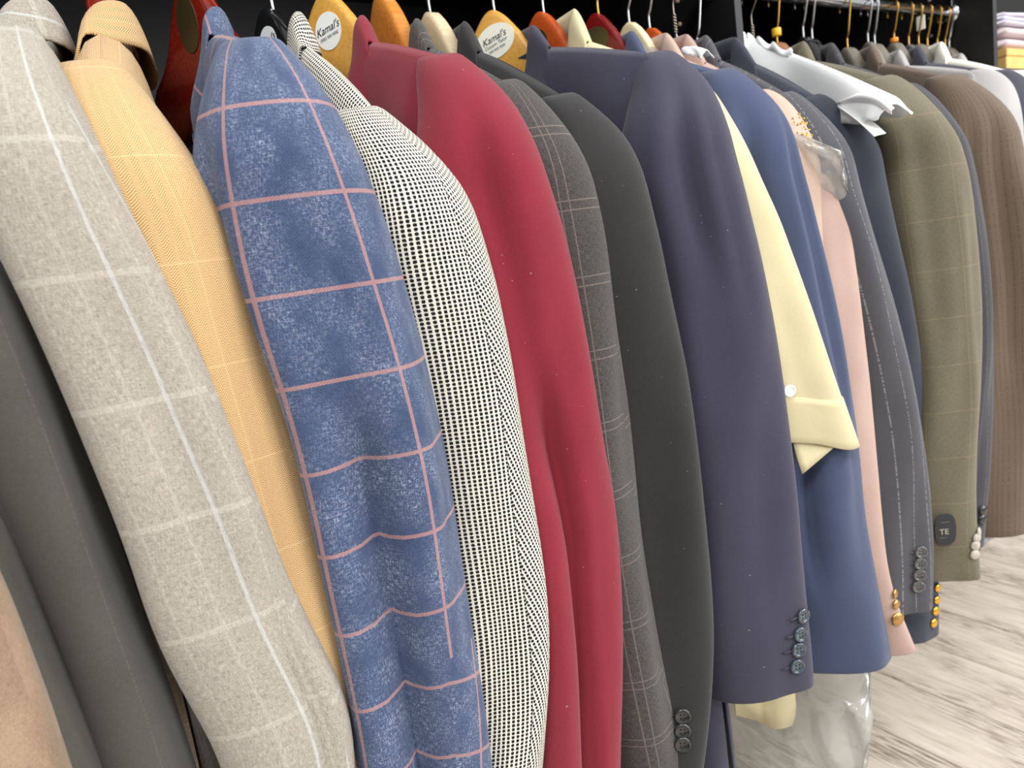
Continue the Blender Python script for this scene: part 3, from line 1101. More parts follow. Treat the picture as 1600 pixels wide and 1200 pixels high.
jacket('J9', 'dark navy jacket with four slate buttons on its cuff', C_NAVY, 0.487, (1050, 86),
       [(1065, 92), (1100, 115), (1115, 140), (1140, 210), (1165, 300), (1190, 400), (1210, 500), (1222, 580), (1235, 680), (1247, 780), (1255, 880), (1262, 960), (1271, 1040), (1272, 1090)], 0.470, (0.054, 0.057), (0.036, 0.022), beta=36,
       folds=[(88, 5, 9, -0.010, 0.015, 0.25), (60, 5, 10, -0.003, 0.02, 0.3), (112, 0, 12, 0.004, 0.03, 0.4)], cuff=(1195, 1098), hem=0.50,
       buttons=[(1253, 961, 0.0080, B_NAVY, False), (1249, 990, 0.0080, B_NAVY, False), (1246, 1014, 0.0080, B_NAVY, False), (1244, 1040, 0.0080, B_NAVY, False)])
jacket('J11', 'mid-blue jacket behind the pale yellow shirt', C_BLUE, 0.640, (1172, 127),
       [(1170, 124), (1215, 158), (1232, 190), (1250, 250), (1275, 340), (1300, 440), (1320, 540), (1335, 640), (1346, 730), (1348, 790), (1365, 880), (1383, 970), (1394, 1030)], 0.480, (0.052, 0.062), (0.036, 0.028), beta=38,
       folds=[(95, 5, 9, -0.012, 0.03, 0.6), (40, 5, 9, -0.007, 0.03, 0.45)], cuff=(1340, 1040))
jacket('J12', 'dusty pink jacket with dangling gold cuff buttons', C_PINK, 0.725, (1255, 165),
       [(1275, 185), (1305, 225), (1325, 330), (1345, 470), (1360, 600), (1373, 750), (1384, 880), (1398, 935), (1416, 978)], 0.494, (0.04, 0.042), (0.03, 0.02), beta=40, swing=-0.026, cuff=(1400, 985),
       buttons=[(1396, 925, 0.006, OLDGOLD, True), (1399, 944, 0.006, OLDGOLD, True), (1401, 966, 0.0085, OLDGOLD, True)])
jacket('J13', 'grey pinstripe jacket with four dark cuff buttons', C_PIN, 0.772, (1292, 188),
       [(1290, 183), (1325, 220), (1345, 300), (1370, 380), (1400, 480), (1420, 560), (1440, 660), (1453, 760), (1460, 870), (1456, 965)], 0.490, (0.044, 0.041), (0.032, 0.02), beta=42, cuff=(1425, 960),
       buttons=[(1438, 862, 0.0082, B_GREY, False), (1437, 880, 0.0082, B_GREY, False), (1436, 898, 0.0082, B_GREY, False), (1434, 916, 0.0082, B_GREY, False)])
jacket('J14', 'ink-blue blazer with small gold cuff buttons, by the partition', C_INKB, 0.812, (1342, 183),
       [(1325, 174), (1370, 212), (1385, 290), (1405, 380), (1422, 450), (1442, 560), (1455, 650), (1463, 750), (1466, 900), (1467, 1008)], 0.515, (0.044, 0.046), (0.032, 0.022), beta=42, cuff=(1430, 1005),
       buttons=[(1464, 918, 0.006, GOLD, True), (1463, 937, 0.006, GOLD, True), (1461, 954, 0.0068, GOLD, True), (1458, 973, 0.0068, GOLD, True)])
jacket('J15', 'olive brown jacket with faint check and taupe cuff buttons', C_OLIVE, 0.985, (1462, 160),
       [(1452, 158), (1490, 202), (1508, 240), (1520, 310), (1530, 400), (1535, 500), (1533, 600), (1526, 700), (1524, 800), (1532, 905)], 0.475, (0.05, 0.04), (0.038, 0.024), beta=44, cuff=(1500, 907),
       folds=[(100, 0, 14, -0.006, 0.03, 0.4), (55, 0, 12, 0.004, 0.1, 0.5)],
       buttons=[(1527, 828, 0.0070, B_TAUPE, True), (1525, 840, 0.0070, B_TAUPE, True), (1523, 852, 0.0070, B_TAUPE, True), (1522, 866, 0.0070, B_TAUPE, True)])
jacket('J16', 'charcoal fine-striped jacket squeezed behind the olive one', C_CHAR, 1.050, (1485, 176),
       [(1478, 172), (1510, 215), (1522, 255), (1541, 350), (1550, 450), (1553, 550), (1551, 650), (1546, 750), (1537, 845)], 0.495, (0.044, 0.038), (0.034, 0.024), beta=42, cuff=(1530, 845),
       buttons=[(1535, 797, 0.0075, B_BLACK, True), (1534, 811, 0.0075, B_BLACK, True)])
jacket('J17', 'brown fine-striped jacket at the right edge', C_BROWN, 1.165, (1538, 137),
       [(1530, 133), (1568, 160), (1590, 195), (1612, 300), (1622, 400), (1626, 500), (1625, 650), (1618, 820)], 0.480, (0.058, 0.05), (0.042, 0.03), beta=38, cuff=(1590, 828),
       folds=[(85, 0, 8, -0.006, 0.02, 0.45), (110, 0, 8, -0.005, 0.03, 0.4), (60, 0, 8, 0.004, 0.1, 0.5)])

# ================================================================== hangers of the jackets in view
W_ORANGE = wood('honey_varnish', (190, 118, 48), (214, 146, 66), 0.28)
W_YELLOW = wood('yellow_varnish', (206, 150, 64), (224, 172, 84), 0.3)
W_RED = wood('dark_red_varnish', (96, 22, 16), (128, 34, 22), 0.15, spec=0.7)
W_REDORANGE = wood('red_orange_varnish', (178, 74, 30), (200, 92, 42), 0.2, spec=0.6)
W_CHERRY = wood('cherry_varnish', (104, 18, 20), (126, 26, 28), 0.18, spec=0.6)
W_BEIGE = wood('pale_birch', (205, 188, 152), (224, 208, 174), 0.3)
W_BROWN = wood('walnut_brown', (136, 92, 62), (158, 112, 80), 0.35)
W_TAUPE = wood('grey_brown_wood', (104, 98, 88), (126, 120, 110), 0.4)
W_BLACKP = plain('black_plastic', (26, 27, 28), 0.12, 0.03, spec=0.7)
W_GREYP = plain('grey_plastic', (100, 100, 102), 0.3, 0.03)
W_CREAMP = plain('cream_plastic', (236, 220, 178), 0.35, 0.02)
WHITEP = plain('white_plastic', (246, 246, 244), 0.3, 0.01)

HG = {}


def jh(key, label, zt, mat, hook=STEEL, **kw):
    J = JK[key]
    a1 = J['hw'] - 0.058
    kw.setdefault('drop', max(0.12, (zt - 0.056 - J['zt'] + 0.022) / (a1 - 0.03)))
    kw.setdefault('reach', a1 + 0.012)
    tw = math.radians(kw.pop('twist', 0))
    Ah = np.array([J['A'][0] * math.cos(tw) - J['A'][1] * math.sin(tw), J['A'][0] * math.sin(tw) + J['A'][1] * math.cos(tw)])
    HG[key] = hanger(label, J['XN'], zt, Ah, mat, hook, **kw)
    return HG[key]


jh('J0', 'grey-brown wooden hanger of the brushed brown coat', 1.375, W_TAUPE)
jh('J0b', 'grey-brown wooden hanger of the grey-green jacket', 1.375, W_TAUPE)
jh('J1', 'honey wooden hanger of the plain stone-grey jacket', 1.375, W_ORANGE)
jh('J2', 'honey wooden hanger in the pale grey checked jacket, top left corner', 1.376, W_ORANGE)
jh('J3', 'glossy dark red hanger inside the tan herringbone jacket', 1.400, W_RED, thick=0.016, hh=0.09)
h = jh('J4', 'dark red hanger with oval plaque inside the blue windowpane jacket', 1.402, W_RED, thick=0.016, hh=0.105, twist=24, reach=0.085, push=0.006)
sticker(h['e'], h['base'], hanger_face(h, 0.0, -0.042), h['A'], h['F'], 0.017, 0.024, 0.1, PLAQUE, 'oval_plaque')
h = jh('J5', 'glossy black hanger with white sticker beside the blue windowpane shoulder', 1.378, W_BLACKP, name='plastic_hanger', hh=0.062, twist=16, reach=0.085, push=0.007)
sticker(h['e'], h['base'], hanger_face(h, 0.004, -0.034), h['A'], h['F'], 0.016, 0.016, 0.2, STICKER, 'round_sticker', [("Kamal's", 0.0095, 0.002, INK, 0.3)])
h = jh('J6', 'yellow varnished hanger with round white printed sticker', 1.395, W_YELLOW, thick=0.015, hh=0.082, twist=27, reach=0.085, push=0.007)
sticker(h['e'], h['base'], hanger_face(h, 0.003, -0.037), h['A'], h['F'], 0.0170, 0.0170, 0.12, STICKER, 'round_sticker',
        [("Kamal's", 0.0102, 0.002, INK, 0.35), ("(000) 000 0000", 0.0040, -0.0052, INK_GREY, 0.0)])
jh('J7', 'honey-orange hanger between the maroon collar and the charcoal collar', 1.400, W_ORANGE, thick=0.018, hh=0.085)
jh('J8', 'pale birch hanger beside the black collar', 1.385, W_BEIGE, thick=0.018, hh=0.055)
h = jh('J9', 'yellow varnished hanger with wide oval printed sticker', 1.389, W_YELLOW, thick=0.013, hh=0.076, twist=27, reach=0.085, push=0.007)
sticker(h['e'], h['base'], hanger_face(h, 0.002, -0.034), h['A'], h['F'], 0.0245, 0.0175, 0.22, plain('cream_sticker', (240, 240, 226), 0.5, 0.01), 'oval_sticker',
        [("Kamal's", 0.0100, 0.0035, INK, 0.35), ("Custom Tailor", 0.0050, -0.0028, INK_GREY, 0.3), ("000 000 0000", 0.0038, -0.0082, INK_GREY, 0.0)])

# ---------------------------------------------------------------- pale yellow short-sleeved shirt
jacket('J10', 'pale yellow short-sleeved shirt with white sleeve button', C_YELLOW, 0.556, (1085, 118),
       [(1108, 132), (1122, 150), (1160, 215), (1220, 345), (1270, 485), (1308, 600), (1333, 672)], 0.468, (0.046, 0.058), (0.026, 0.030), beta=34, name='shirt', cat='shirt', far=False,
       cuff=(1300, 655), slant=((25, 70, 0.030), (248, 62, 0.095)), thick=(0.016, 0.018), collar=1.25, hem=0.66, zn=1.345)
J = JK['J10']
# turned-up sleeve band: outer rings of the sleeve lifted a little
P = J['P']
K = P.shape[0]
kb = int(np.searchsorted(J['t'], J['t'][-1] - 0.055))
cc = P.mean(1, keepdims=True)
Pb = P[kb:] + (P[kb:] - cc[kb:]) * np.array([0.022, 0.022, 0.0])
Pb = np.concatenate([P[kb:kb + 1], Pb, P[-1:] - np.array([0, 0, 0.0006])], 0)
UVq = np.zeros(Pb.shape[:2] + (2,))
UVq[..., 0] = np.arange(Pb.shape[1])[None] * 0.005
UVq[..., 1] = np.arange(Pb.shape[0])[:, None] * 0.01
V, Fc, U = grid(Pb, UVq, True, flip=True)
band_o = mesh_obj('sleeve_band', V, Fc, C_YELLOW, J['e'], J['base'], U)
Q = proj(P.reshape(-1, 3)).reshape(P.shape)
k_, j_ = np.unravel_index(np.argmin((Q[..., 0] - 1232) ** 2 + (Q[..., 1] - 608) ** 2 + 1e9 * ((J['th'] < 1.2) | (J['th'] > 3.0))[None]), Q.shape[:2])
cpt = P[k_, j_]
nrm = cpt - np.array([J['cx'][k_], J['cy'][k_], cpt[2]])
nrm = nrm / np.linalg.norm(nrm) * 0.5 + np.array([-0.4, -0.75, 0.0])
nrm /= np.linalg.norm(nrm)
button(band_o, J['base'], cpt + nrm * 0.003, nrm, 0.0062, B_WHITE, holes=False)

# back half of the short sleeve, hanging lower and seen from inside
gr = []
for f_ in np.linspace(0, 1, 10):
    top_ = at(1236 + 92 * f_, 640 + 26 * f_, 0.438 - 0.024 * f_)
    bot_ = at(1254 + 79 * f_, 741 - 67 * f_, 0.434 - 0.020 * f_)
    gr.append([top_ * (1 - c_) + bot_ * c_ + np.array([0, 0.004 * math.sin(math.pi * c_), 0]) for c_ in np.linspace(0, 1, 8)])
V, Fc, _ = grid(np.array(gr))
mesh_obj('sleeve_inside', V, Fc, C_YELLOW, J['e'], J['base'], [[(0.01 * q, 0.0) for q in range(4)] for _ in Fc], solid=0.0012)

# shirt tail showing below the navy cuff
gr = []
for x_, yb in ((1150, 1118), (1184, 1126), (1196, 1134), (1212, 1140), (1226, 1138), (1238, 1134), (1243, 1118), (1244, 1104)):
    gr.append([at(x_ - 10 * (1 - c_), 960 + (yb - 960) * c_, 0.53 + 0.01 * math.sin(x_ * 0.06)) for c_ in np.linspace(0, 1, 6)])
V, Fc, _ = grid(np.array(gr))
mesh_obj('shirt_tail', V, Fc, C_YELLOW, J['e'], J['base'], [[(0.0, 0.0)] * 4 for _ in Fc], solid=0.001)

# ---------------------------------------------------------------- beaded blouse inside a clear plastic cover
C_BEIGE = cloth('beige_blouse', (186, 162, 146), 0.05, 0.03)
jacket('J12b', 'beige blouse with gold beads inside the clear plastic cover', C_BEIGE, 0.690, (1215, 140),
       [(1235, 158), (1262, 200), (1283, 260), (1298, 340), (1312, 450), (1322, 600), (1328, 800)], 0.500, (0.040, 0.036), (0.034, 0.03), beta=0, name='blouse', cat='blouse', far=False, L=0.5, thick=(0.016, 0.018), hem=0.62)
J = JK['J12b']
P = J['P']
Q = proj(P.reshape(-1, 3)).reshape(P.shape)
Vb, Fb = [], []
for i in range(70):
    tx, ty = rng.normal(1262, 9), rng.uniform(178, 232)
    tx += (ty - 205) * 0.3
    k_, j_ = np.unravel_index(np.argmin((Q[..., 0] - tx) ** 2 + (Q[..., 1] - ty) ** 2 + 1e9 * ((J['th'] < 0.7) | (J['th'] > 2.6))[None]), Q.shape[:2])
    c = P[k_, j_] + rng.normal(0, 0.0012, 3)
    c = c + (CAM - c) / np.linalg.norm(CAM - c) * 0.002
    r = 0.0014
    st = len(Vb)
    Vb += [c + np.array(d_) * r for d_ in ((1, 0, 0), (-1, 0, 0), (0, 1, 0), (0, -1, 0), (0, 0, 1), (0, 0, -1))]
    for f in ((0, 2, 4), (2, 1, 4), (1, 3, 4), (3, 0, 4), (2, 0, 5), (1, 2, 5), (3, 1, 5), (0, 3, 5)):
        Fb.append([st + q for q in f])
bo = mesh_obj('gold_beads', Vb, Fb, GOLD, J['e'], J['base'])
bo['kind'] = 'stuff'


def plastic(name):
    t = NT(name)
    t.t.nodes.remove(t.b)
    out = [n for n in t.t.nodes if n.type == 'OUTPUT_MATERIAL'][0]
    tr = t.new('ShaderNodeBsdfTransparent')
    tr.inputs[0].default_value = (0.97, 0.97, 0.96, 1)
    df = t.new('ShaderNodeBsdfDiffuse')
    df.inputs[0].default_value = lin((240, 240, 234))
    tl = t.new('ShaderNodeBsdfTranslucent')
    tl.inputs[0].default_value = lin((240, 240, 234))
    gl = t.new('ShaderNodeBsdfGlossy')
    gl.inputs['Roughness'].default_value = 0.12
    n = t.noise(t.obj(), 30, 3, 0.6)
    bp = t.new('ShaderNodeBump')
    bp.inputs['Strength'].default_value = 0.5
    bp.inputs['Distance'].default_value = 0.004
    t.put(bp.inputs['Height'], n)
    t.t.links.new(bp.outputs[0], gl.inputs['Normal'])

    def mixs(f, a, b):
        m = t.new('ShaderNodeMixShader')
        t.put(m.inputs[0], f)
        t.t.links.new(a.outputs[0], m.inputs[1])
        t.t.links.new(b.outputs[0], m.inputs[2])
        return m
    body = mixs(0.5, df, tl)
    film = mixs(0.44, tr, body)
    fr = t.new('ShaderNodeFresnel')
    fr.inputs[0].default_value = 1.6
    t.t.links.new(bp.outputs[0], fr.inputs['Normal'])
    fin = mixs(t.m('ADD', t.m('MULTIPLY', fr.outputs[0], 0.5), 0.05), film, gl)
    t.t.links.new(fin.outputs[0], out.inputs[0])
    return t.mat


PLASTIC = plastic('clear_plastic_film')


def plastic_cover():
    XB, YB = 0.690, ROD_Y
    edge = [(1290, 195, 0.430), (1312, 235, 0.428), (1322, 320, 0.450), (1332, 420, 0.485), (1350, 700, 0.505), (1362, 1040, 0.490), (1360, 1090, 0.470), (1352, 1200, 0.460), (1345, 1330, 0.460)]
    E3 = np.array([at(*q) for q in edge])
    zb = np.array([1.335, 1.20])
    base = np.array([XB, YB, 0.40])
    K, M_ = 110, 120
    zz = np.linspace(1.350, 0.40, K)
    ex = np.interp(-zz, -E3[:, 2], E3[:, 0])
    ey = np.interp(-zz, -E3[:, 2], E3[:, 1])
    rings = []
    r2 = np.random.default_rng(3)
    waves = [(r2.uniform(4, 26), r2.uniform(4, 22), r2.uniform(0, 6.3), r2.uniform(0.4, 1.0)) for _ in range(9)]
    ztip = E3[1][2]
    for k, z in enumerate(zz):
        # sloping shoulders: width grows from the hanger neck to the corner
        f = np.clip((1.352 - z) / (1.352 - ztip), 0, 1)
        wfull = math.hypot(ex[k] - XB, ey[k] - YB)
        Ad = np.array([ex[k] - XB, ey[k] - YB]) / wfull
        w = 0.03 + (wfull - 0.03) * f ** 1.0
        Fd = np.array([Ad[1], -Ad[0]])
        T = 0.012 + 0.020 * f
        ring = []
        for j in range(M_):
            a = 2 * math.pi * j / M_
            ca, sa = math.cos(a), math.sin(a)
            x = math.copysign(abs(ca) ** 0.7, ca) * w
            y = math.copysign(abs(sa) ** 0.7, sa) * T
            d_ = 0.0
            for wx, wz, ph, am in waves:
                v = math.sin(wx * x * 3 + wz * z * 3 + ph + 1.3 * math.sin(wz * x * 2 + ph))
                d_ += am * (1 - 2 * abs(v))
            y += d_ * 0.0026 * f * (1 if sa > 0 else -1)
            x *= 1 + 0.012 * f * math.sin(38 * z + 2)
            ring.append([XB + Ad[0] * x + Fd[0] * y, YB + Ad[1] * x + Fd[1] * y, z + 0.0])
        rings.append(ring)
    V, Fc, _ = grid(np.array(rings), None, True)
    e = empty('garment_cover', base, 'clear crinkled plastic garment cover behind the mid-blue jacket', 'plastic cover')
    tri = []
    for i, q in enumerate(Fc):
        tri += [[q[0], q[1], q[2]], [q[0], q[2], q[3]]] if (i * 7919) % 3 else [[q[0], q[1], q[3]], [q[1], q[2], q[3]]]
    mesh_obj('plastic_film', V, tri, PLASTIC, e, base, smooth=True)
    return e


plastic_cover()

# ---------------------------------------------------------------- hangers in the crowded middle of the rail
h = jh('J10', 'orange-red hanger with brass plaque beside the navy collar', 1.392, W_REDORANGE, thick=0.014, hh=0.07, twist=16, reach=0.085, push=0.007)
sticker(h['e'], h['base'], hanger_face(h, -0.004, -0.034), h['A'], h['F'], 0.017, 0.015, 0.0, PLAQUE, 'oval_plaque')
h = jh('J11', 'cherry red hanger with oval plaque left of the blue collar', 1.395, W_CHERRY, BRASS, thick=0.012, hh=0.072, twist=16, reach=0.085, push=0.007)
sticker(h['e'], h['base'], hanger_face(h, 0.002, -0.032), h['A'], h['F'], 0.021, 0.015, -0.15, PLAQUE, 'oval_plaque')
jh('J12b', 'cream plastic hanger at the top of the clear plastic cover', 1.388, W_CREAMP, name='plastic_hanger', hh=0.030, thick=0.012)
jh('J12', 'thin orange-red hanger of the dusty pink jacket', 1.383, W_REDORANGE, thick=0.009, hh=0.036)


def wire_hanger(label, X, zt, A, slope=0.38, half=0.05, mat=DULLWIRE):
    A = np.asarray(A, float) / np.linalg.norm(A)
    base = np.array([X, ROD_Y, zt])
    e = empty('wire_hanger', base, label, 'hanger', 'hangers on the rails')

    def pt(a, z):
        return np.array([X + A[0] * a, ROD_Y + A[1] * a, z])
    V, Fc = tube_pts(hook_path((X, ROD_Y), A, zt + 0.022), 0.0012, 8)
    mesh_obj('hook', V, Fc, mat, e, base)
    # twisted neck
    for s in (0, math.pi):
        pts = []
        for k in range(40):
            f = k / 39.0
            an = f * 6.5 * math.pi + s
            pts.append(pt(0, zt + 0.024 * (1 - f)) + 0.0017 * np.array([math.cos(an), math.sin(an), 0]))
        V, Fc = tube_pts(np.array(pts), 0.0012, 6)
        mesh_obj('twisted_neck', V, Fc, mat, e, base)
    frame = smooth_path([pt(0, zt), pt(0.006, zt - 0.014), pt(half * 0.5, zt - 0.016 - slope * half * 0.5), pt(half, zt - 0.018 - slope * half), pt(half - 0.008, zt - 0.028 - slope * half), pt(0, zt - 0.028 - slope * half),
                         pt(-half + 0.008, zt - 0.028 - slope * half), pt(-half, zt - 0.018 - slope * half), pt(-half * 0.5, zt - 0.016 - slope * half * 0.5), pt(-0.006, zt - 0.014), pt(0, zt)], 120)
    V, Fc = tube_pts(frame, 0.0012, 6)
    mesh_obj('wire_frame', V, Fc, mat, e, base)
    return e


wire_hanger('twisted wire hanger with split neck just left of the black partition', 0.772, 1.378, JK['J13']['A'], slope=0.5)
jh('J14', 'dark grey wooden hanger in the ink-blue blazer by the partition', 1.360, W_TAUPE, thick=0.010)

# white paper scrap lying over the pinstripe shoulder
def paper_fold(name, label, ridge, down, spread, mat, flare=None, n=28):
    """sheet folded over a ridge line: ridge = list of 3-d points, down = depth of each face per point"""
    R = smooth_path(ridge, n)
    T = np.gradient(R, axis=0)
    rows = []
    for k in range(n):
        f = k / (n - 1.0)
        h = np.array([T[k][1], -T[k][0], 0])
        h /= np.linalg.norm(h)
        if h[0] > 0:
            h = -h
        dl = np.interp(f, np.linspace(0, 1, len(down)), down)
        sp = np.interp(f, np.linspace(0, 1, len(spread)), spread)
        row = []
        for c in np.linspace(-1, 1, 15):
            w = abs(c)
            z = -dl * (w ** 1.6)
            x = math.copysign(sp * (w ** 0.75), c) * 1.0
            x += 0.0018 * math.sin(9 * f + 5 * c) * w
            row.append(R[k] + h * (-x) + np.array([0, 0, z + 0.0012 * math.sin(31 * f) * (w > 0.9)]))
        rows.append(row)
    V, Fc, _ = grid(np.array(rows))
    b = R[0].copy()
    o = mesh_obj(name, V, Fc, mat, None, b, solid=0.0008)
    return tag(o, label, 'paper')


pa = [at(1070, 74, 0.60), at(1088, 74, 0.575), at(1104, 79, 0.555)]
paper_fold('paper_strip', 'small white paper strip showing left of the partition', pa, [0.006, 0.008, 0.008], [0.006, 0.006, 0.006], PAPER)

# white paper cape over the first hanger beyond the partition
capeA = np.array([0.90 - 0.930, -0.235])
wire_hanger('twisted wire hanger under the white paper cape', 0.930, 1.372, capeA, slope=0.50)
ridge = [at(1150, 56, 0.705), at(1178, 62, 0.685), at(1240, 85, 0.625), at(1300, 108, 0.540), at(1350, 132, 0.475), at(1385, 150, 0.435), at(1396, 163, 0.422)]
cape = paper_fold('paper_cape', 'long white paper cape folded over the hanger beyond the partition', ridge, [0.055, 0.060, 0.064, 0.058, 0.040, 0.022, 0.012], [0.012, 0.014, 0.017, 0.020, 0.024, 0.024, 0.014], PAPER, n=60)
rf = []
for k in range(60):
    f = k / 59.0
    p = np.array(smooth_path(ridge[:3], 60)[k])
    rf.append([p + np.array([0, 0, 0.004 + 0.0035 * math.sin(f * 34)]) + np.array([0.003 * math.sin(f * 29), 0, 0]), p + np.array([-0.004, 0, -0.006])])
V, Fc, _ = grid(np.array(rf))
mesh_obj('ruffled_edge', V, Fc, PAPER, cape, ridge[0], solid=0.0006)
# loose end of the cape: curled lower leaf and hanging corner
lo_ = [at(1310, 163, 0.515), at(1345, 160, 0.468), at(1372, 165, 0.438), at(1394, 178, 0.420)]
up_ = [at(1312, 160, 0.515), at(1345, 146, 0.468), at(1375, 150, 0.438), at(1397, 170, 0.420)]
a_, b_ = smooth_path(lo_, 20), smooth_path(up_, 20)
gr = np.array([[a_[k] * (1 - c) + b_[k] * c + np.array([-0.010, -0.004, 0]) * math.sin(math.pi * c) for c in np.linspace(0, 1, 9)] for k in range(20)])
V, Fc, _ = grid(gr)
mesh_obj('curled_leaf', V, Fc, PAPER, cape, ridge[0], solid=0.0008)
lo_ = [at(1308, 166, 0.505), at(1340, 190, 0.460), at(1366, 214, 0.428)]
up_ = [at(1330, 172, 0.505), at(1362, 190, 0.460), at(1384, 209, 0.428)]
a_, b_ = smooth_path(lo_, 16), smooth_path(up_, 16)
gr = np.array([[a_[k] * (1 - c) + b_[k] * c + np.array([-0.004, 0, 0]) * math.sin(math.pi * c) for c in np.linspace(0, 1, 6)] for k in range(16)])
V, Fc, _ = grid(gr)
mesh_obj('hanging_corner', V, Fc, PAPER, cape, ridge[0], solid=0.0008)

# ---------------------------------------------------------------- second bay: garments behind the brown jacket
def sil_at(Xb, Y):
    return [tuple(proj(np.array([Xb + dx, Y, z]))[:2]) for dx, z in ((0.01, 1.27), (0.03, 1.24), (0.05, 1.18), (0.06, 1.05), (0.065, 0.9), (0.065, 0.75))]


def back_jacket(key, label, mat, X, Xt, Yc=0.49, zt=1.285, **kw):
    p = proj(np.array([Xt, Yc + 0.032, zt]))
    return jacket(key, label, mat, X, (p[0], p[1]), sil_at(Xt, Yc), Yc, (0.046, 0.042), (0.040, 0.034), beta=0, **kw)


back_jacket('S1', 'silver-grey jacket collar just beyond the brown jacket', C_SILVER, 1.245, 1.205, zn=1.328)
back_jacket('S2', 'dark navy jacket collar below the white lace blouse', C_DARKNAVY, 1.305, 1.265, zn=1.335)
C_LACE = cloth('ivory_satin', (240, 238, 224), 0.04, 0.02)
back_jacket('S3', 'ivory satin and lace blouse near the right edge', C_LACE, 1.385, 1.335, zn=1.345, name='blouse', cat='blouse')
back_jacket('S4', 'pale grey jacket behind the ivory lace blouse', C_SILVER, 1.450, 1.41, zn=1.328)
jh('J15', 'walnut brown hanger with yellow ring on its hook', 1.374, W_BROWN, BRASS, thick=0.022, hh=0.06)
jh('J16', 'black hanger with thin wire trim behind the paper cape', 1.384, W_BLACKP, STEEL, thick=0.018, hh=0.05)
jh('J17', 'grey-brown wooden hanger with white pad behind the paper cape', 1.372, W_TAUPE, BRASS, thick=0.022, hh=0.055)
jh('S1', 'grey-brown wooden hanger in the silver-grey jacket', 1.380, W_TAUPE, STEEL, thick=0.020, hh=0.055)
jh('S2', 'grey-brown wooden hanger with orange clip above the dark navy collar', 1.384, W_TAUPE, BRASS, thick=0.020, hh=0.055)
jh('S3', 'wooden hanger with paper tag above the ivory blouse', 1.384, W_TAUPE, BRASS, thick=0.018, hh=0.05)
jh('S4', 'grey-brown wooden hanger with blue clip near the rail end', 1.380, W_TAUPE, BRASS, thick=0.018, hh=0.05)
A_ = JK['J17']['A']
for X_, lab, hk, mt in ((1.072, 'slim black plastic hanger with steel hook behind the paper cape', STEEL, W_BLACKP), (1.225, 'grey-brown hanger with steel hook, left of a pair of hooks', STEEL, W_TAUPE), (1.352, 'grey plastic hanger with thin brass hook', BRASS, W_GREYP),
                        (1.415, 'brown wooden hanger with thin brass hook', BRASS, W_BROWN), (1.478, 'dark grey hanger, last but one on the rail', BRASS, W_TAUPE)):
    hanger(lab, X_, 1.382, A_, mt, hk, thick=0.012, hh=0.045, drop=0.62, reach=0.15)
hanger('grey hanger with thick steel hook, last on the rail', 1.492, 1.380, A_, W_TAUPE, CHROME, thick=0.014, hh=0.05, drop=0.62, reach=0.15, hook_r=0.0024)


def ring_on_hook(key, mat, name, dz=0.006, r=0.0062, hgt=0.009):
    h_ = HG[key]
    c = np.array([h_['X'], h_['Y'], h_['zt'] + dz])
    V, Fc = tube_pts(np.array([c, c + [0, 0, 0.001], c + [0, 0, hgt - 0.001], c + [0, 0, hgt]]), [r * 0.9, r, r, r * 0.9], 14)
    mesh_obj(name, V, Fc, mat, h_['e'], h_['base'])


ring_on_hook('J15', plain('yellow_ring', (236, 184, 40), 0.4), 'size_ring', 0.008, 0.0068, 0.011)
ring_on_hook('S2', plain('orange_clip', (240, 140, 40), 0.4), 'size_ring', 0.0, 0.0065, 0.007)
ring_on_hook('S4', plain('blue_clip', (150, 165, 195), 0.4), 'size_ring', 0.0, 0.0065, 0.007)
h_ = HG['S3']
box('paper_tag', (h_['X'] - 0.0006, h_['Y'] - 0.012, h_['zt'] + 0.022), (h_['X'] + 0.0006, h_['Y'] + 0.002, h_['zt'] + 0.045), STICKER, h_['e'], h_['base'])

# ---------------------------------------------------------------- third bay: shelf with folded clothes and a box, bin on the floor
zsh = at(1585, 110, 0.64)[2]
structure(box('trim_1', (PART2_X + 0.013, 0.630, zsh - 0.016), (3.2, BACK_Y, zsh), BLACK_BOARD))
box('edge_band', (PART2_X + 0.013, 0.6288, zsh - 0.016), (3.2, 0.630, zsh), BLACK_EDGE, bpy.data.objects['trim_1'])


def folded(name, label, lo, hi, mat, folds, cat='clothes', seed=0):
    """stack of soft folded layers with rounded front edges"""
    b = np.array([lo[0], lo[1], lo[2]])
    e = empty(name, b, label, cat, 'folded clothes on the shelf')
    n = folds
    hgt = (hi[2] - lo[2]) / n
    r3 = np.random.default_rng(seed)
    for i in range(n):
        z0 = lo[2] + i * hgt
        rows = []
        dx = r3.uniform(-0.004, 0.004)
        for u in np.linspace(0, 1, 16):
            row = []
            for a in np.linspace(0, 2 * math.pi, 20, endpoint=False):
                ca, sa = math.cos(a), math.sin(a)
                y = (lo[1] + hi[1]) / 2 - math.copysign(abs(ca) ** 0.3, ca) * (hi[1] - lo[1]) / 2
                z = z0 + hgt / 2 + math.copysign(abs(sa) ** 0.6, sa) * hgt * 0.49 + 0.001 * math.sin(u * 11 + i * 2)
                edge = 1 - 0.25 * (abs(2 * u - 1) ** 12)
                row.append([lo[0] + dx + (hi[0] - lo[0]) * u, y + 0.002 * math.sin(9 * u + i), z0 + hgt / 2 + (z - z0 - hgt / 2) * edge])
            rows.append(row)
        V, Fc, _ = grid(np.array(rows), None, True)
        m = 20
        Fc.append(list(range(m))[::-1])
        Fc.append([15 * m + k for k in range(m)])
        mesh_obj('fold', V, Fc, mat, e, b)
    return e


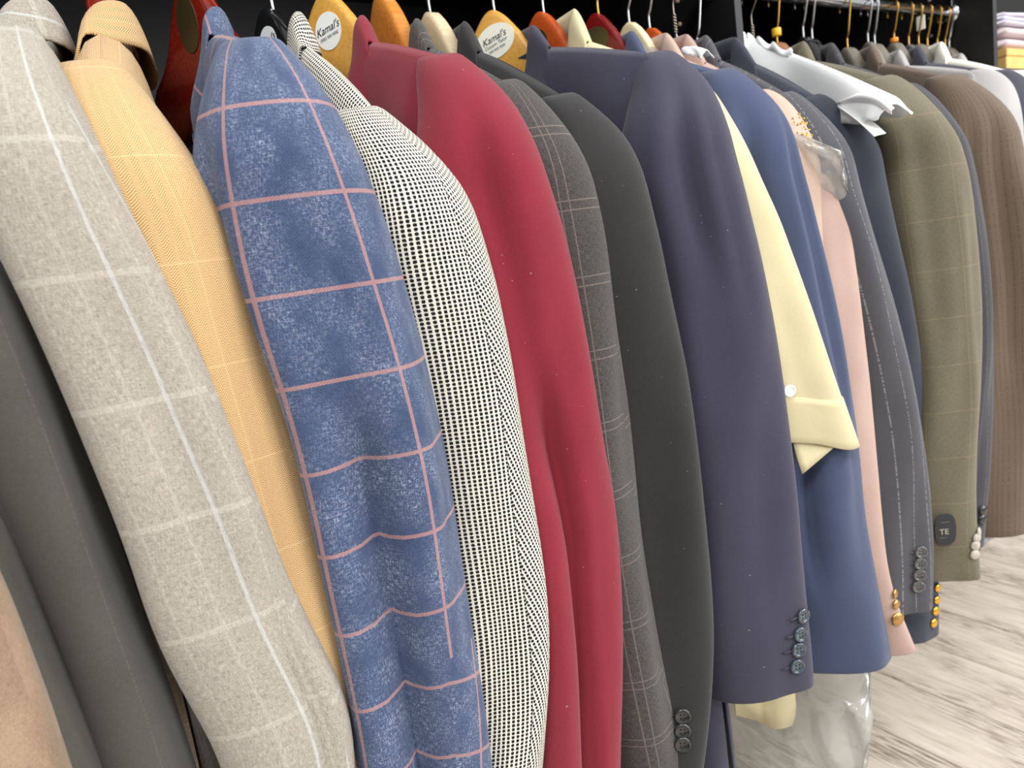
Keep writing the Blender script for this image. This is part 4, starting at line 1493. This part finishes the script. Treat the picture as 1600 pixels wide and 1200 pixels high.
xs = at(1573, 95, 0.66)[0]
zbx = at(1585, 76, 0.66)[2]
zt1 = at(1585, 38, 0.66)[2]
zt2 = at(1585, 17, 0.66)[2]
bxm = plain('kraft_yellow_card', (222, 180, 108), 0.7, 0.05, 30)
be = empty('card_box', (xs, 0.66, zsh), 'yellow cardboard box under the folded shirts at the right edge', 'box')
box('box_body', (xs, 0.66, zsh), (xs + 0.30, 0.93, zbx - 0.006), bxm, be, (xs, 0.66, zsh), 0.002)
box('box_lid', (xs - 0.002, 0.658, zbx - 0.014), (xs + 0.302, 0.932, zbx), bxm, be, (xs, 0.66, zsh), 0.002)
folded('folded_shirt', 'mauve folded shirts lying on the yellow box', (xs, 0.66, zbx + 0.0005), (xs + 0.29, 0.93, zt1), cloth('mauve_cotton', (206, 188, 190), 0.05, 0.03), 2, seed=1)
folded('folded_shirt', 'white and lilac folded shirts on top of the mauve ones', (xs - 0.003, 0.66, zt1 + 0.0005), (xs + 0.29, 0.93, zt2), cloth('lilac_cotton', (226, 220, 232), 0.05, 0.03), 3, seed=2)

# storage bin on the floor
BIN = plain('blue_grey_plastic', (150, 156, 172), 0.4, 0.03)
d = fw * F_PX + s_right * (1545 - 800) + s_down * (854 - 600)
bp = CAM + d * (CAM[2] / -d[2])
bx0, by0 = bp[0] - 0.02, bp[1]
b = (bx0, by0, 0)
be = empty('storage_bin', b, 'blue-grey plastic storage bin on the floor below the brown jacket', 'bin')
V, Fc = [], []
for z_, g in ((0.0, 0.02), (0.005, 0.014), (0.085, 0.0), (0.090, 0.0)):
    V += [(bx0 + g, by0 + g, z_), (bx0 + 0.55 - g, by0 + g, z_), (bx0 + 0.55 - g, by0 + 0.26 - g, z_), (bx0 + g, by0 + 0.26 - g, z_)]
for k in range(3):
    for j in range(4):
        Fc.append([k * 4 + j, k * 4 + (j + 1) % 4, (k + 1) * 4 + (j + 1) % 4, (k + 1) * 4 + j])
Fc.append([3, 2, 1, 0])
Fc.append([12, 13, 14, 15])
o = mesh_obj('tub', V, Fc, BIN, be, b, smooth=False)
bv = o.modifiers.new('bevel', 'BEVEL')
bv.width = 0.006
bv.segments = 3
box('lid', (bx0 - 0.008, by0 - 0.008, 0.090), (bx0 + 0.558, by0 + 0.268, 0.106), plain('pale_lid', (206, 212, 220), 0.4, 0.02), be, b, 0.004)

# dark woven label on the olive jacket's side, white letters
J = JK['J15']
P = J['P']
Q = proj(P.reshape(-1, 3)).reshape(P.shape)
k_, j_ = np.unravel_index(np.argmin((Q[..., 0] - 1476) ** 2 + (Q[..., 1] - 828) ** 2 + 1e9 * ((J['th'] < 1.2) | (J['th'] > 3.6))[None]), Q.shape[:2])
c = P[k_, j_]
Nn = np.array([-0.62, -0.78, 0.0])
ex = np.array([0.78, -0.62, 0.0])
c = c + Nn * 0.004
n_ = 28
an = np.arange(n_) * 2 * math.pi / n_
ringv = np.array([c + ex * 0.013 * math.copysign(abs(math.cos(a)) ** 0.7, math.cos(a)) + np.array([0, 0, 1.0]) * 0.021 * math.copysign(abs(math.sin(a)) ** 0.7, math.sin(a)) for a in an])
V = np.vstack([ringv, ringv + Nn * 0.0012])
Fc = [[j, (j + 1) % n_, n_ + (j + 1) % n_, n_ + j] for j in range(n_)] + [list(range(n_, 2 * n_))]
LETTER = plain('woven_letter', (176, 170, 150), 0.9)
lab = mesh_obj('sewn_label', V, Fc, plain('black_woven_label', (52, 52, 54), 0.9), J['e'], J['base'], smooth=False)
for txt, size, dz, dx_ in (("TE", 0.0105, -0.003, -0.002), ("______", 0.0035, 0.0115, 0.0), ("______", 0.0030, -0.0095, -0.003)):
    p = c + Nn * 0.0016 + np.array([0, 0, dz]) + ex * dx_ - J['base']
    M4 = Matrix(((ex[0], 0, Nn[0], p[0]), (ex[1], 0, Nn[1], p[1]), (0, 1, 0, p[2]), (0, 0, 0, 1)))
    text_part(txt, size, LETTER, lab, M4, 0.0)
